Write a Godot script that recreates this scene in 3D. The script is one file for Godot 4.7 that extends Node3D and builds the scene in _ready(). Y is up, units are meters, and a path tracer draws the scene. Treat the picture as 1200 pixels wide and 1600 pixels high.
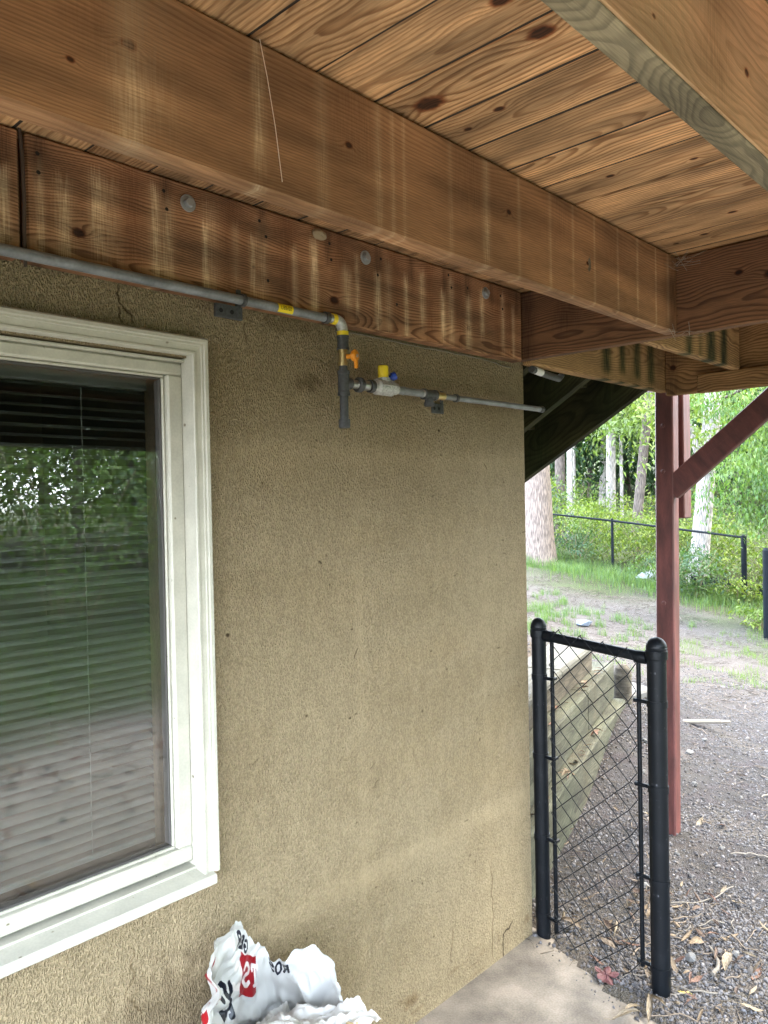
extends Node3D
# A stucco house wall under a wooden deck: gas pipe, window with blind, short chain-link fence, red post, wooded yard.

const BOARD_PITCH := 0.1322
const DECK_Y := 2.175

var tally := {}
var M := {}
var rng := RandomNumberGenerator.new()
var bark_noise := FastNoiseLite.new()
var land_noise := FastNoiseLite.new()


# ------------------------------------------------------------------ meshes
class MB:
	var v := PackedVector3Array()
	var n := PackedVector3Array()
	var uv := PackedVector2Array()
	var uv2 := PackedVector2Array()
	var col := PackedColorArray()
	var tint := Color.WHITE
	var second := Rect2()

	func put(p: Vector3, nn: Vector3, t: Vector2) -> void:
		v.append(p)
		n.append(nn)
		uv.append(t)
		uv2.append(Vector2((p.x - second.position.x) / second.size.x, 1.0 - (p.y - second.position.y) / second.size.y) if second.size.x > 0.0 else t)
		col.append(tint)

	# corners counter-clockwise as seen from outside
	func quad(a: Vector3, b: Vector3, c: Vector3, d: Vector3, ta := Vector2(0, 0), tb := Vector2(1, 0), tc := Vector2(1, 1), td := Vector2(0, 1)) -> void:
		var nn := (b - a).cross(d - a).normalized()
		if nn.length() < 0.5:
			nn = (c - b).cross(d - b).normalized()
		put(a, nn, ta); put(c, nn, tc); put(b, nn, tb)
		put(a, nn, ta); put(d, nn, td); put(c, nn, tc)

	func tri(a: Vector3, b: Vector3, c: Vector3, ta := Vector2(0, 0), tb := Vector2(1, 0), tc := Vector2(0, 1)) -> void:
		var nn := (b - a).cross(c - a).normalized()
		put(a, nn, ta); put(c, nn, tc); put(b, nn, tb)

	# smooth surface over rows of points; rows run along u
	func surface(rows: Array, closed_u := false, su := 1.0, sv := 1.0, flip := false) -> void:
		var h := rows.size()
		var w: int = rows[0].size()
		var ns := []
		for j in h:
			var line := PackedVector3Array()
			for i in w:
				var i0 := i - 1
				var i1 := i + 1
				if closed_u:
					if i0 < 0: i0 = w - 2
					if i1 > w - 1: i1 = 1
				else:
					i0 = maxi(i0, 0)
					i1 = mini(i1, w - 1)
				var du: Vector3 = rows[j][i1] - rows[j][i0]
				var dv: Vector3 = rows[mini(j + 1, h - 1)][i] - rows[maxi(j - 1, 0)][i]
				var c := du.cross(dv)
				c = c.normalized() if c.length() > 1e-12 else Vector3.UP
				line.append(-c if flip else c)
			ns.append(line)
		for j in h - 1:
			for i in w - 1:
				var t0 := Vector2(float(i) / (w - 1) * su, float(j) / (h - 1) * sv)
				var t1 := Vector2(float(i + 1) / (w - 1) * su, float(j + 1) / (h - 1) * sv)
				var a: Vector3 = rows[j][i]
				var b: Vector3 = rows[j][i + 1]
				var c: Vector3 = rows[j + 1][i + 1]
				var d: Vector3 = rows[j + 1][i]
				if flip:
					put(a, ns[j][i], t0); put(b, ns[j][i + 1], Vector2(t1.x, t0.y)); put(c, ns[j + 1][i + 1], t1)
					put(a, ns[j][i], t0); put(c, ns[j + 1][i + 1], t1); put(d, ns[j + 1][i], Vector2(t0.x, t1.y))
				else:
					put(a, ns[j][i], t0); put(c, ns[j + 1][i + 1], t1); put(b, ns[j][i + 1], Vector2(t1.x, t0.y))
					put(a, ns[j][i], t0); put(d, ns[j + 1][i], Vector2(t0.x, t1.y)); put(c, ns[j + 1][i + 1], t1)

	# swept round along a path; one radius per point
	func tube(path: PackedVector3Array, radii: PackedFloat32Array, sides := 12, caps := true, turns := 1.0, per_m := 1.0) -> void:
		var rows := []
		var up := Vector3.UP
		var before := Vector3.ZERO
		var run := 0.0
		var m := path.size()
		for k in m:
			var t := (path[mini(k + 1, m - 1)] - path[maxi(k - 1, 0)]).normalized()
			if t.length() < 0.5:
				t = before if before != Vector3.ZERO else Vector3.UP
			if before == Vector3.ZERO:
				up = Vector3.UP if absf(t.y) < 0.9 else Vector3.RIGHT
			before = t
			var s := t.cross(up).normalized()
			up = s.cross(t).normalized()
			var line := PackedVector3Array()
			for i in sides + 1:
				var a := TAU * i / sides
				line.append(path[k] + (s * cos(a) + up * sin(a)) * radii[k])
			rows.append(line)
			if k: run += path[k].distance_to(path[k - 1])
		surface(rows, true, turns, maxf(run * per_m, 0.01), true)
		if caps:
			for e in [0, m - 1]:
				for i in sides:
					var p: Vector3 = rows[e][i]
					var q: Vector3 = rows[e][i + 1]
					if e == 0: tri(path[0], p, q)
					else: tri(path[e], q, p)

	# a straight turned piece: distances along the axis and radii, sharp steps kept apart
	func lathe(at: Vector3, axis: Vector3, ds: Array, rs: Array, sides := 16) -> void:
		axis = axis.normalized()
		var s := axis.cross(Vector3.UP if absf(axis.y) < 0.9 else Vector3.RIGHT).normalized()
		var u := s.cross(axis)
		for k in ds.size() - 1:
			var p0 := at + axis * float(ds[k])
			var p1 := at + axis * float(ds[k + 1])
			var r0: float = rs[k]
			var r1: float = rs[k + 1]
			for i in sides:
				var a := TAU * i / sides
				var b := TAU * (i + 1) / sides
				var da := s * cos(a) + u * sin(a)
				var db := s * cos(b) + u * sin(b)
				var sl := (r0 - r1)
				var ln := maxf(absf(float(ds[k + 1]) - float(ds[k])), 1e-6)
				var na := (da * ln + axis * sl).normalized()
				var nb := (db * ln + axis * sl).normalized()
				var A := p0 + da * r0
				var B := p0 + db * r0
				var C := p1 + db * r1
				var D := p1 + da * r1
				var ta := Vector2(float(i) / sides, float(ds[k]) * 10.0)
				var tc := Vector2(float(i + 1) / sides, float(ds[k + 1]) * 10.0)
				put(A, na, ta); put(B, nb, Vector2(tc.x, ta.y)); put(C, nb, tc)
				put(A, na, ta); put(C, nb, tc); put(D, na, Vector2(ta.x, tc.y))

	# box with chamfered edges; texture runs along axis `la`, tl metres long and tw metres wide
	func box(lo: Vector3, hi: Vector3, bevel := 0.003, la := 0, tl := 1.0, tw := 1.0, off := Vector2.ZERO) -> void:
		var c := (lo + hi) * 0.5
		var h := (hi - lo) * 0.5
		var b := minf(bevel, minf(h.x, minf(h.y, h.z)) * 0.9)
		for ax in 3:
			var p := (ax + 1) % 3
			var q := (ax + 2) % 3
			for s in [-1.0, 1.0]:
				var k: Array[Vector3] = []
				for e in [[-1, -1], [1, -1], [1, 1], [-1, 1]]:
					var w := Vector3.ZERO
					w[ax] = h[ax] * s
					w[p] = (h[p] - b) * e[0]
					w[q] = (h[q] - b) * e[1]
					k.append(c + w)
				if s < 0: k.reverse()
				_face(k, ax, la, lo, hi, tl, tw, off)
			if b <= 0.0: continue
			# edges that run along ax
			for sp in [-1.0, 1.0]:
				for sq in [-1.0, 1.0]:
					var k: Array[Vector3] = []
					for e in [[-1, 0], [1, 0], [1, 1], [-1, 1]]:
						var w := Vector3.ZERO
						w[ax] = (h[ax] - b) * e[0]
						w[p] = sp * (h[p] - (b if e[1] else 0.0))
						w[q] = sq * (h[q] - (0.0 if e[1] else b))
						k.append(c + w)
					if sp * sq < 0: k.reverse()
					_face(k, p, la, lo, hi, tl, tw, off)
		if b <= 0.0: return
		for sx in [-1.0, 1.0]:
			for sy in [-1.0, 1.0]:
				for sz in [-1.0, 1.0]:
					var A := c + Vector3(sx * h.x, sy * (h.y - b), sz * (h.z - b))
					var B := c + Vector3(sx * (h.x - b), sy * h.y, sz * (h.z - b))
					var C := c + Vector3(sx * (h.x - b), sy * (h.y - b), sz * h.z)
					if sx * sy * sz > 0: tri(A, B, C)
					else: tri(A, C, B)

	func _face(k: Array[Vector3], ax: int, la: int, lo: Vector3, hi: Vector3, tl: float, tw: float, off: Vector2) -> void:
		var ua := la if ax != la else (la + 1) % 3
		var va := 3 - ua - ax
		var t := []
		for p in k:
			t.append(Vector2((p[ua] - lo[ua]) / tl + off.x, (hi[va] - p[va]) / tw + off.y))
		quad(k[0], k[1], k[2], k[3], t[0], t[1], t[2], t[3])

	func mesh() -> ArrayMesh:
		var a := []
		a.resize(Mesh.ARRAY_MAX)
		a[Mesh.ARRAY_VERTEX] = v
		a[Mesh.ARRAY_NORMAL] = n
		a[Mesh.ARRAY_TEX_UV] = uv
		if second.size.x > 0.0: a[Mesh.ARRAY_TEX_UV2] = uv2
		a[Mesh.ARRAY_COLOR] = col
		var m := ArrayMesh.new()
		m.add_surface_from_arrays(Mesh.PRIMITIVE_TRIANGLES, a)
		return m


# ------------------------------------------------------------------ scene tree
func numbered(called: String) -> String:
	var k: int = tally.get(called, 0)
	tally[called] = k + 1
	return called if k == 0 else "%s_%03d" % [called, k]


func tag(o: Node3D, label: String, category: String, group := "", kind := "") -> Node3D:
	o.set_meta("label", label)
	o.set_meta("category", category)
	if group: o.set_meta("group", group)
	if kind: o.set_meta("kind", kind)
	return o


func thing(called: String, label: String, category: String, at := Vector3.ZERO, group := "") -> Node3D:
	var o := Node3D.new()
	o.name = numbered(called)
	o.position = at
	add_child(o, true)
	return tag(o, label, category, group)


func obj(called: String, mesh: Mesh, mat: Material, parent: Node3D = null, at := Vector3.ZERO) -> MeshInstance3D:
	var o := MeshInstance3D.new()
	o.mesh = mesh
	o.material_override = mat
	o.position = at
	if parent:
		o.name = called
		parent.add_child(o, true)
	else:
		o.name = numbered(called)
		add_child(o, true)
	return o


func structure(called: String, mesh: Mesh, mat: Material) -> MeshInstance3D:
	var o := obj(called, mesh, mat)
	o.set_meta("kind", "structure")
	return o


func wood_box(called: String, lo: Vector3, hi: Vector3, la: int, mat: Material, tl: float, tw: float, parent: Node3D, off := Vector2.ZERO, bevel := 0.003) -> MeshInstance3D:
	var b := MB.new()
	b.box(lo, hi, bevel, la, tl, tw, off)
	return obj(called, b.mesh(), mat, parent)


func plain_box(called: String, lo: Vector3, hi: Vector3, mat: Material, parent: Node3D, bevel := 0.002) -> MeshInstance3D:
	return wood_box(called, lo, hi, 0, mat, 1.0, 1.0, parent, Vector2.ZERO, bevel)


# ------------------------------------------------------------------ pictures of materials
func lin(r: float, g: float, b: float) -> Color:
	return Color(r, g, b).linear_to_srgb()


func mat(c: Color, rough := 0.8, metal := 0.0) -> StandardMaterial3D:
	var m := StandardMaterial3D.new()
	m.albedo_color = c
	m.roughness = rough
	m.metallic = metal
	return m


func fnl(s: int, freq: float, kind := FastNoiseLite.TYPE_SIMPLEX_SMOOTH, oct := 3) -> FastNoiseLite:
	var f := FastNoiseLite.new()
	f.seed = s
	f.frequency = freq
	f.noise_type = kind
	f.fractal_type = FastNoiseLite.FRACTAL_FBM if oct > 1 else FastNoiseLite.FRACTAL_NONE
	f.fractal_octaves = oct
	return f


# sawn softwood: yearly rings of a log cut by a plane, with knots and dried drips
# o: early, late (Color), spacing, pith (v, depth), wave, contrast, knots [[u, v, radius]], drips [[u, width, strength, v_from, v_to, Color]], fibre
func wood(s: int, w: int, h: int, lm: float, wm: float, o: Dictionary, bump := 0.12, rough := 0.75) -> StandardMaterial3D:
	var n_lo := fnl(s, 1.0, FastNoiseLite.TYPE_SIMPLEX_SMOOTH, 2)
	var n_fi := fnl(s + 7, 1.0, FastNoiseLite.TYPE_SIMPLEX, 2)
	var px := PackedByteArray()
	px.resize(w * h * 3)
	var hp := PackedByteArray()
	hp.resize(w * h)
	var early: Color = o.early
	var late: Color = o.late
	var sp: float = o.get("spacing", 0.006)
	var pith: Vector2 = o.get("pith", Vector2(wm * 0.5, 0.05))
	var wave: float = o.get("wave", 0.012)
	var con: float = o.get("contrast", 0.8)
	var fib: float = o.get("fibre", 0.12)
	var mott: float = o.get("mottle", 0.12)
	var dip: float = o.get("dip", 0.04)
	var knots: Array = o.get("knots", [])
	var drips: Array = o.get("drips", [])
	var dw := PackedFloat32Array()
	var dh: float = wm / h
	var dl: float = lm / w
	for i in w:
		var u := (i + 0.5) * dl
		var d0 := pith.y + n_lo.get_noise_2d(u * 1.1, 31.0) * dip + n_lo.get_noise_2d(u * 4.0, 77.0) * dip * 0.18
		var shift := n_lo.get_noise_2d(u * 0.9, 5.0) * wave * 2.0
		var near := []
		for k in knots:
			if absf(u - k[0]) < k[2] * 9.0: near.append(k)
		var wet := []
		for d in drips:
			var g: float = (u - d[0] + n_lo.get_noise_2d(u * 20.0, d[0] * 50.0) * 0.004) / d[1]
			if absf(g) < 2.2: wet.append([exp(-g * g) * d[2], d[3], d[4], d[5], d[0]])
		for j in h:
			var v := (j + 0.5) * dh
			var y := v - pith.x + shift + n_lo.get_noise_2d(u * 3.5, v * 9.0 + 200.0) * wave
			var r := sqrt(y * y + d0 * d0)
			var core := 0.0
			for k in near:
				var ex: float = (u - k[0]) / (k[2] * 1.5)
				var ey: float = (v - k[1]) / k[2]
				var e2 := ex * ex * 0.22 + ey * ey * 0.45
				r += k[2] * 1.3 * exp(-e2)
				var e := sqrt(ex * ex + ey * ey) + n_lo.get_noise_2d(u * 60.0, v * 60.0) * 0.12
				core = maxf(core, clampf((1.15 - e) * 1.7, 0.0, 1.0))
			var ph := r / sp + n_fi.get_noise_2d(u * 6.0, v * 40.0) * 0.12
			var f := ph - floorf(ph)
			var l := smoothstep(0.35, 0.86, f) * (1.0 - smoothstep(0.9, 1.0, f))
			var fine := n_fi.get_noise_2d(u * 14.0, v * 620.0)
			var br := 1.0 + fine * fib + n_lo.get_noise_2d(u * 2.2, v * 11.0) * mott
			var kk := l * con
			var c := Color(lerpf(early.r, late.r, kk), lerpf(early.g, late.g, kk), lerpf(early.b, late.b, kk))
			if core > 0.0:
				var kc := smoothstep(0.55, 1.0, core) * (0.8 + 0.2 * sin(ph * 14.0))
				c = c.lerp(Color(late.r * 0.95, late.g * 0.78, late.b * 0.68).lerp(Color(late.r * 0.30, late.g * 0.24, late.b * 0.24), kc), minf(1.0, core * 1.6) * 0.9)
			for d in wet:
				var vv := v / wm + n_fi.get_noise_2d(u * 200.0, 3.0) * 0.06
				var q: float = d[0] * smoothstep(d[1] - 0.06, d[1] + 0.06, vv) * (1.0 - smoothstep(d[2] - 0.18, d[2] + 0.06, vv))
				q *= 0.75 + 0.5 * n_fi.get_noise_2d(u * 260.0, v * 9.0) + fine * 0.2
				c = c.lerp(d[3], clampf(q, 0.0, 0.95))
			var at := (j * w + i) * 3
			px[at] = clampi(int(c.r * br * 255.0), 0, 255)
			px[at + 1] = clampi(int(c.g * br * 255.0), 0, 255)
			px[at + 2] = clampi(int(c.b * br * 255.0), 0, 255)
			hp[j * w + i] = clampi(int(150.0 + l * 60.0 + fine * 50.0 - core * 40.0), 0, 255)
	var m := StandardMaterial3D.new()
	m.albedo_texture = ImageTexture.create_from_image(Image.create_from_data(w, h, false, Image.FORMAT_RGB8, px))
	m.roughness = rough
	m.heightmap_enabled = true
	m.heightmap_texture = ImageTexture.create_from_image(Image.create_from_data(w, h, false, Image.FORMAT_L8, hp))
	m.heightmap_scale = bump
	m.metallic_specular = 0.35
	return m


func grey_picture(n: FastNoiseLite, size: int, lo: float, hi: float) -> Image:
	var a := n.get_seamless_image(size, size, false, false, 0.12, true)
	a.convert(Image.FORMAT_L8)
	var d := a.get_data()
	for i in d.size():
		d[i] = int(255.0 * lerpf(lo, hi, d[i] / 255.0))
	return Image.create_from_data(size, size, false, Image.FORMAT_L8, d)


func mixed_picture(parts: Array, size: int, mean: float) -> Image:
	# parts: [noise, weight]; values around mean
	var acc := PackedFloat32Array()
	acc.resize(size * size)
	acc.fill(mean)
	for p in parts:
		var a: Image = p[0].get_seamless_image(size, size, false, false, 0.12, true)
		a.convert(Image.FORMAT_L8)
		var d := a.get_data()
		var k: float = p[1] / 255.0
		for i in d.size():
			acc[i] += (d[i] - 127.5) * k
	var out := PackedByteArray()
	out.resize(size * size)
	for i in acc.size():
		out[i] = clampi(int(acc[i] * 255.0), 0, 255)
	return Image.create_from_data(size, size, false, Image.FORMAT_L8, out)


func tex(im: Image) -> ImageTexture:
	return ImageTexture.create_from_image(im)


func stroke(im: Image, a: Vector2, b: Vector2, width: float, c: Color, wobble: float, s: int) -> void:
	# a wandering line in a picture, with soft edges
	var n := fnl(s, 0.02, FastNoiseLite.TYPE_SIMPLEX, 3)
	var steps := int(a.distance_to(b) * 1.5) + 1
	var side := (b - a).normalized().orthogonal()
	for k in steps:
		var t := float(k) / steps
		var p := a.lerp(b, t) + side * n.get_noise_1d(k) * wobble
		var wd := width * (0.6 + 0.6 * absf(n.get_noise_1d(k * 3.0 + 900.0)) + 0.3 * sin(t * PI))
		for dx in range(-int(wd) - 1, int(wd) + 2):
			for dy in range(-int(wd) - 1, int(wd) + 2):
				var q := Vector2i(int(p.x) + dx, int(p.y) + dy)
				if q.x < 0 or q.y < 0 or q.x >= im.get_width() or q.y >= im.get_height(): continue
				var k2 := clampf(wd + 0.5 - Vector2(q).distance_to(p), 0.0, 1.0) * c.a
				im.set_pixelv(q, im.get_pixelv(q).lerp(Color(c.r, c.g, c.b), k2))


func blot(im: Image, p: Vector2, rx: float, ry: float, c: Color, s: int) -> void:
	var n := fnl(s, 0.05, FastNoiseLite.TYPE_SIMPLEX, 3)
	for y in range(maxi(0, int(p.y - ry * 1.4)), mini(im.get_height(), int(p.y + ry * 1.4) + 1)):
		for x in range(maxi(0, int(p.x - rx * 1.4)), mini(im.get_width(), int(p.x + rx * 1.4) + 1)):
			var e := Vector2((x - p.x) / rx, (y - p.y) / ry).length() + n.get_noise_2d(x, y) * 0.5
			var k := clampf((1.0 - e) * 1.6, 0.0, 1.0) * c.a
			if k > 0.0: im.set_pixel(x, y, im.get_pixel(x, y).lerp(Color(c.r, c.g, c.b), k))


# ------------------------------------------------------------------ land
const WALL_P := Vector2(2.78, -0.236)
const WALL_U := Vector2(0.9563, -0.2924)
const WALL_N := Vector2(0.2924, 0.9563)


func land(x: float, z: float) -> float:
	var far := clampf(-0.15 * z - 0.8, -0.62, 0.9)
	var front := lerpf(0.0, far, smoothstep(3.2, 13.0, x)) if x > 3.2 else 0.0
	var p := Vector2(x, z) - WALL_P
	var s := p.dot(WALL_U)
	var d := p.dot(WALL_N)
	if d > -0.3: front += 0.23 * smoothstep(0.35, 1.7, s) * exp(-maxf(d, 0.0) * maxf(d, 0.0) / 0.16) * smoothstep(4.5, 2.2, s)
	var w := 0.1 + maxf(0.0, s - 1.55) * 1.6
	var t := smoothstep(0.0, 1.0, clampf((-d - 0.16) / w, 0.0, 1.0))
	var up := lerpf(0.56, maxf(far, front), smoothstep(5.0, 12.0, x))
	var y := lerpf(front, maxf(up, front), t)
	y += 0.10 * maxf(0.0, z - 3.4) * smoothstep(3.4, 6.0, z) if z < 16.0 else 1.26
	y += 0.09 * maxf(0.0, x - 18.0) * smoothstep(18.0, 26.0, x)
	y += land_noise.get_noise_2d(x * 1.0, z * 1.0) * (0.012 + 0.05 * smoothstep(3.5, 9.0, x))
	y += 0.02 * exp(-((x - 2.62) * (x - 2.62) / 0.05 + (z - 0.42) * (z - 0.42) / 0.03))
	if x < 2.06 + maxf(0.0, 0.2 - 0.45 * z): y = minf(y, -0.03) if z < 1.30 else y
	return y - 0.008


func pad_edge(z: float) -> float:
	return lerpf(2.31, 2.14, clampf(z / 0.48, 0.0, 1.0)) + land_noise.get_noise_2d(z * 9.0, 4.0) * 0.03 - 0.03 * smoothstep(0.48, 0.9, z)


func spaced(lo: float, hi: float, fine_lo: float, fine_hi: float, fine: float, grow: float) -> PackedFloat32Array:
	var a := PackedFloat32Array()
	var x := fine_lo
	var st := fine
	var left := []
	while x > lo:
		x -= st
		st *= grow
		left.push_front(x)
	for q in left: a.append(q)
	x = fine_lo
	while x < fine_hi:
		a.append(x)
		x += fine
	st = fine
	while x < hi:
		a.append(x)
		x += st
		st *= grow
	a.append(x)
	return a


func make_ground() -> void:
	var xs := spaced(-14.0, 90.0, 2.0, 6.0, 0.06, 1.07)
	var zs := spaced(-60.0, 60.0, -2.2, 1.8, 0.06, 1.08)
	var green := fnl(41, 0.55, FastNoiseLite.TYPE_SIMPLEX_SMOOTH, 3)
	var soft := fnl(42, 1.7, FastNoiseLite.TYPE_SIMPLEX_SMOOTH, 3)
	var v := PackedVector3Array()
	var col := PackedColorArray()
	var idx := PackedInt32Array()
	for z in zs:
		for x in xs:
			v.append(Vector3(x, land(x, z), z))
			var dust := Color(0.135, 0.12, 0.105)
			var gravel := Color(0.070, 0.065, 0.067)
			var c := gravel.lerp(dust, smoothstep(2.75, 2.2, x))
			var raised := smoothstep(0.15, 0.5, land(x, z)) * smoothstep(12.0, 7.0, x)
			c = c.lerp(Color(0.135, 0.11, 0.09), raised)
			c = c.lerp(Color(0.135, 0.118, 0.108), smoothstep(4.5, 8.0, x) * (1.0 - raised) * 0.8)
			c = c.lerp(dust, smoothstep(0.1, 0.5, soft.get_noise_2d(x, z)) * 0.5)
			c = c.lerp(Color(0.29, 0.26, 0.225), smoothstep(1.1, 1.5, z) * smoothstep(4.5, 2.5, z))
			var g := smoothstep(10.0, 13.0, x + green.get_noise_2d(x, z) * 2.0)
			g = maxf(g, smoothstep(2.6, 4.2, z + green.get_noise_2d(z, x) * 0.8))
			g = maxf(g, smoothstep(7.2, 8.6, x + z * 1.1 + green.get_noise_2d(x * 2.0, z * 2.0)) * smoothstep(-2.6, -1.0, z))
			c = c.lerp(Color(0.055, 0.075, 0.025), g * 0.8)
			col.append(c * (1.0 + 0.25 * soft.get_noise_2d(x * 3.0, z * 3.0)))
	var w := xs.size()
	for j in zs.size() - 1:
		for i in w - 1:
			var a := j * w + i
			idx.append_array(PackedInt32Array([a, a + 1, a + w + 1, a, a + w + 1, a + w]))
	var arr := []
	arr.resize(Mesh.ARRAY_MAX)
	arr[Mesh.ARRAY_VERTEX] = v
	arr[Mesh.ARRAY_COLOR] = col
	arr[Mesh.ARRAY_INDEX] = idx
	var am := ArrayMesh.new()
	am.add_surface_from_arrays(Mesh.PRIMITIVE_TRIANGLES, arr)
	var st := SurfaceTool.new()
	st.create_from(am, 0)
	st.generate_normals()
	var m := mat(Color.WHITE, 0.95)
	m.vertex_color_use_as_albedo = true
	m.albedo_texture = tex(M.soil_picture)
	m.heightmap_enabled = true
	m.heightmap_texture = m.albedo_texture
	m.heightmap_scale = 1.2
	m.uv1_triplanar = true
	m.uv1_world_triplanar = true
	m.uv1_scale = Vector3(1.1, 1.1, 1.1)
	m.metallic_specular = 0.2
	structure("ground", st.commit(), m)

	# dusty concrete pad under the deck, its edge broken and buried
	var b := MB.new()
	var rows := []
	var k := -2.0
	while k <= 1.34:
		var line := PackedVector3Array()
		var e := pad_edge(k)
		for i in 41:
			var t := float(i) / 40.0
			var x := lerpf(-6.0, e, 1.0 - pow(1.0 - t, 2.4))
			var y := 0.002 - 0.02 * smoothstep(e - 0.10, e, x) + land_noise.get_noise_2d(x * 2.0, k * 2.0) * 0.004
			if i == 40: y = -0.06
			line.append(Vector3(x, y, k))
		rows.append(line)
		k += 0.04
	b.surface(rows, false, 1.0, 1.0, true)
	var pm := mat(lin(0.25, 0.215, 0.18), 0.9)
	pm.albedo_texture = tex(M.dust_picture)
	pm.heightmap_enabled = true
	pm.heightmap_texture = tex(M.soil_picture)
	pm.heightmap_scale = 0.12
	pm.uv1_triplanar = true
	pm.uv1_world_triplanar = true
	pm.uv1_scale = Vector3(0.9, 0.9, 0.9)
	structure("concrete_pad", b.mesh(), pm)


func on_land(x: float, z: float, up := 0.0) -> Vector3:
	var y := land(x, z)
	if x < pad_edge(z) - 0.03 and z < 1.3: y = maxf(y, 0.0)
	return Vector3(x, y + up, z)


func copies(called: String, mesh: Mesh, mt: Material, buf: PackedFloat32Array, count: int, parent: Node3D = null) -> MultiMeshInstance3D:
	var mm := MultiMesh.new()
	mm.transform_format = MultiMesh.TRANSFORM_3D
	mm.use_colors = true
	mm.mesh = mesh
	mm.instance_count = count
	mm.buffer = buf
	var o := MultiMeshInstance3D.new()
	o.multimesh = mm
	o.material_override = mt
	if parent:
		o.name = called
		parent.add_child(o, true)
	else:
		o.name = numbered(called)
		add_child(o, true)
	return o


func add_copy(buf: PackedFloat32Array, at: int, b: Basis, p: Vector3, c: Color) -> void:
	var k := at * 16
	buf[k] = b.x.x; buf[k + 1] = b.y.x; buf[k + 2] = b.z.x; buf[k + 3] = p.x
	buf[k + 4] = b.x.y; buf[k + 5] = b.y.y; buf[k + 6] = b.z.y; buf[k + 7] = p.y
	buf[k + 8] = b.x.z; buf[k + 9] = b.y.z; buf[k + 10] = b.z.z; buf[k + 11] = p.z
	buf[k + 12] = c.r; buf[k + 13] = c.g; buf[k + 14] = c.b; buf[k + 15] = 1.0


func pebble(s: int) -> ArrayMesh:
	var r := RandomNumberGenerator.new()
	r.seed = s
	var b := MB.new()
	var p := []
	for k in 12: p.append(0.75 + 0.5 * r.randf())
	var t := (1.0 + sqrt(5.0)) / 2.0
	var ico := [Vector3(-1, t, 0), Vector3(1, t, 0), Vector3(-1, -t, 0), Vector3(1, -t, 0), Vector3(0, -1, t), Vector3(0, 1, t), Vector3(0, -1, -t), Vector3(0, 1, -t), Vector3(t, 0, -1), Vector3(t, 0, 1), Vector3(-t, 0, -1), Vector3(-t, 0, 1)]
	for k in 12: ico[k] = ico[k].normalized() * p[k] * Vector3(1.0, 0.62, 0.8)
	for f in [[0, 11, 5], [0, 5, 1], [0, 1, 7], [0, 7, 10], [0, 10, 11], [1, 5, 9], [5, 11, 4], [11, 10, 2], [10, 7, 6], [7, 1, 8], [3, 9, 4], [3, 4, 2], [3, 2, 6], [3, 6, 8], [3, 8, 9], [4, 9, 5], [2, 4, 11], [6, 2, 10], [8, 6, 7], [9, 8, 1]]:
		b.tri(ico[f[0]], ico[f[1]], ico[f[2]])
	return b.mesh()


func random_basis(r: RandomNumberGenerator) -> Basis:
	return Basis.from_euler(Vector3(r.randf() * TAU, r.randf() * TAU, r.randf() * TAU))


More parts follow.
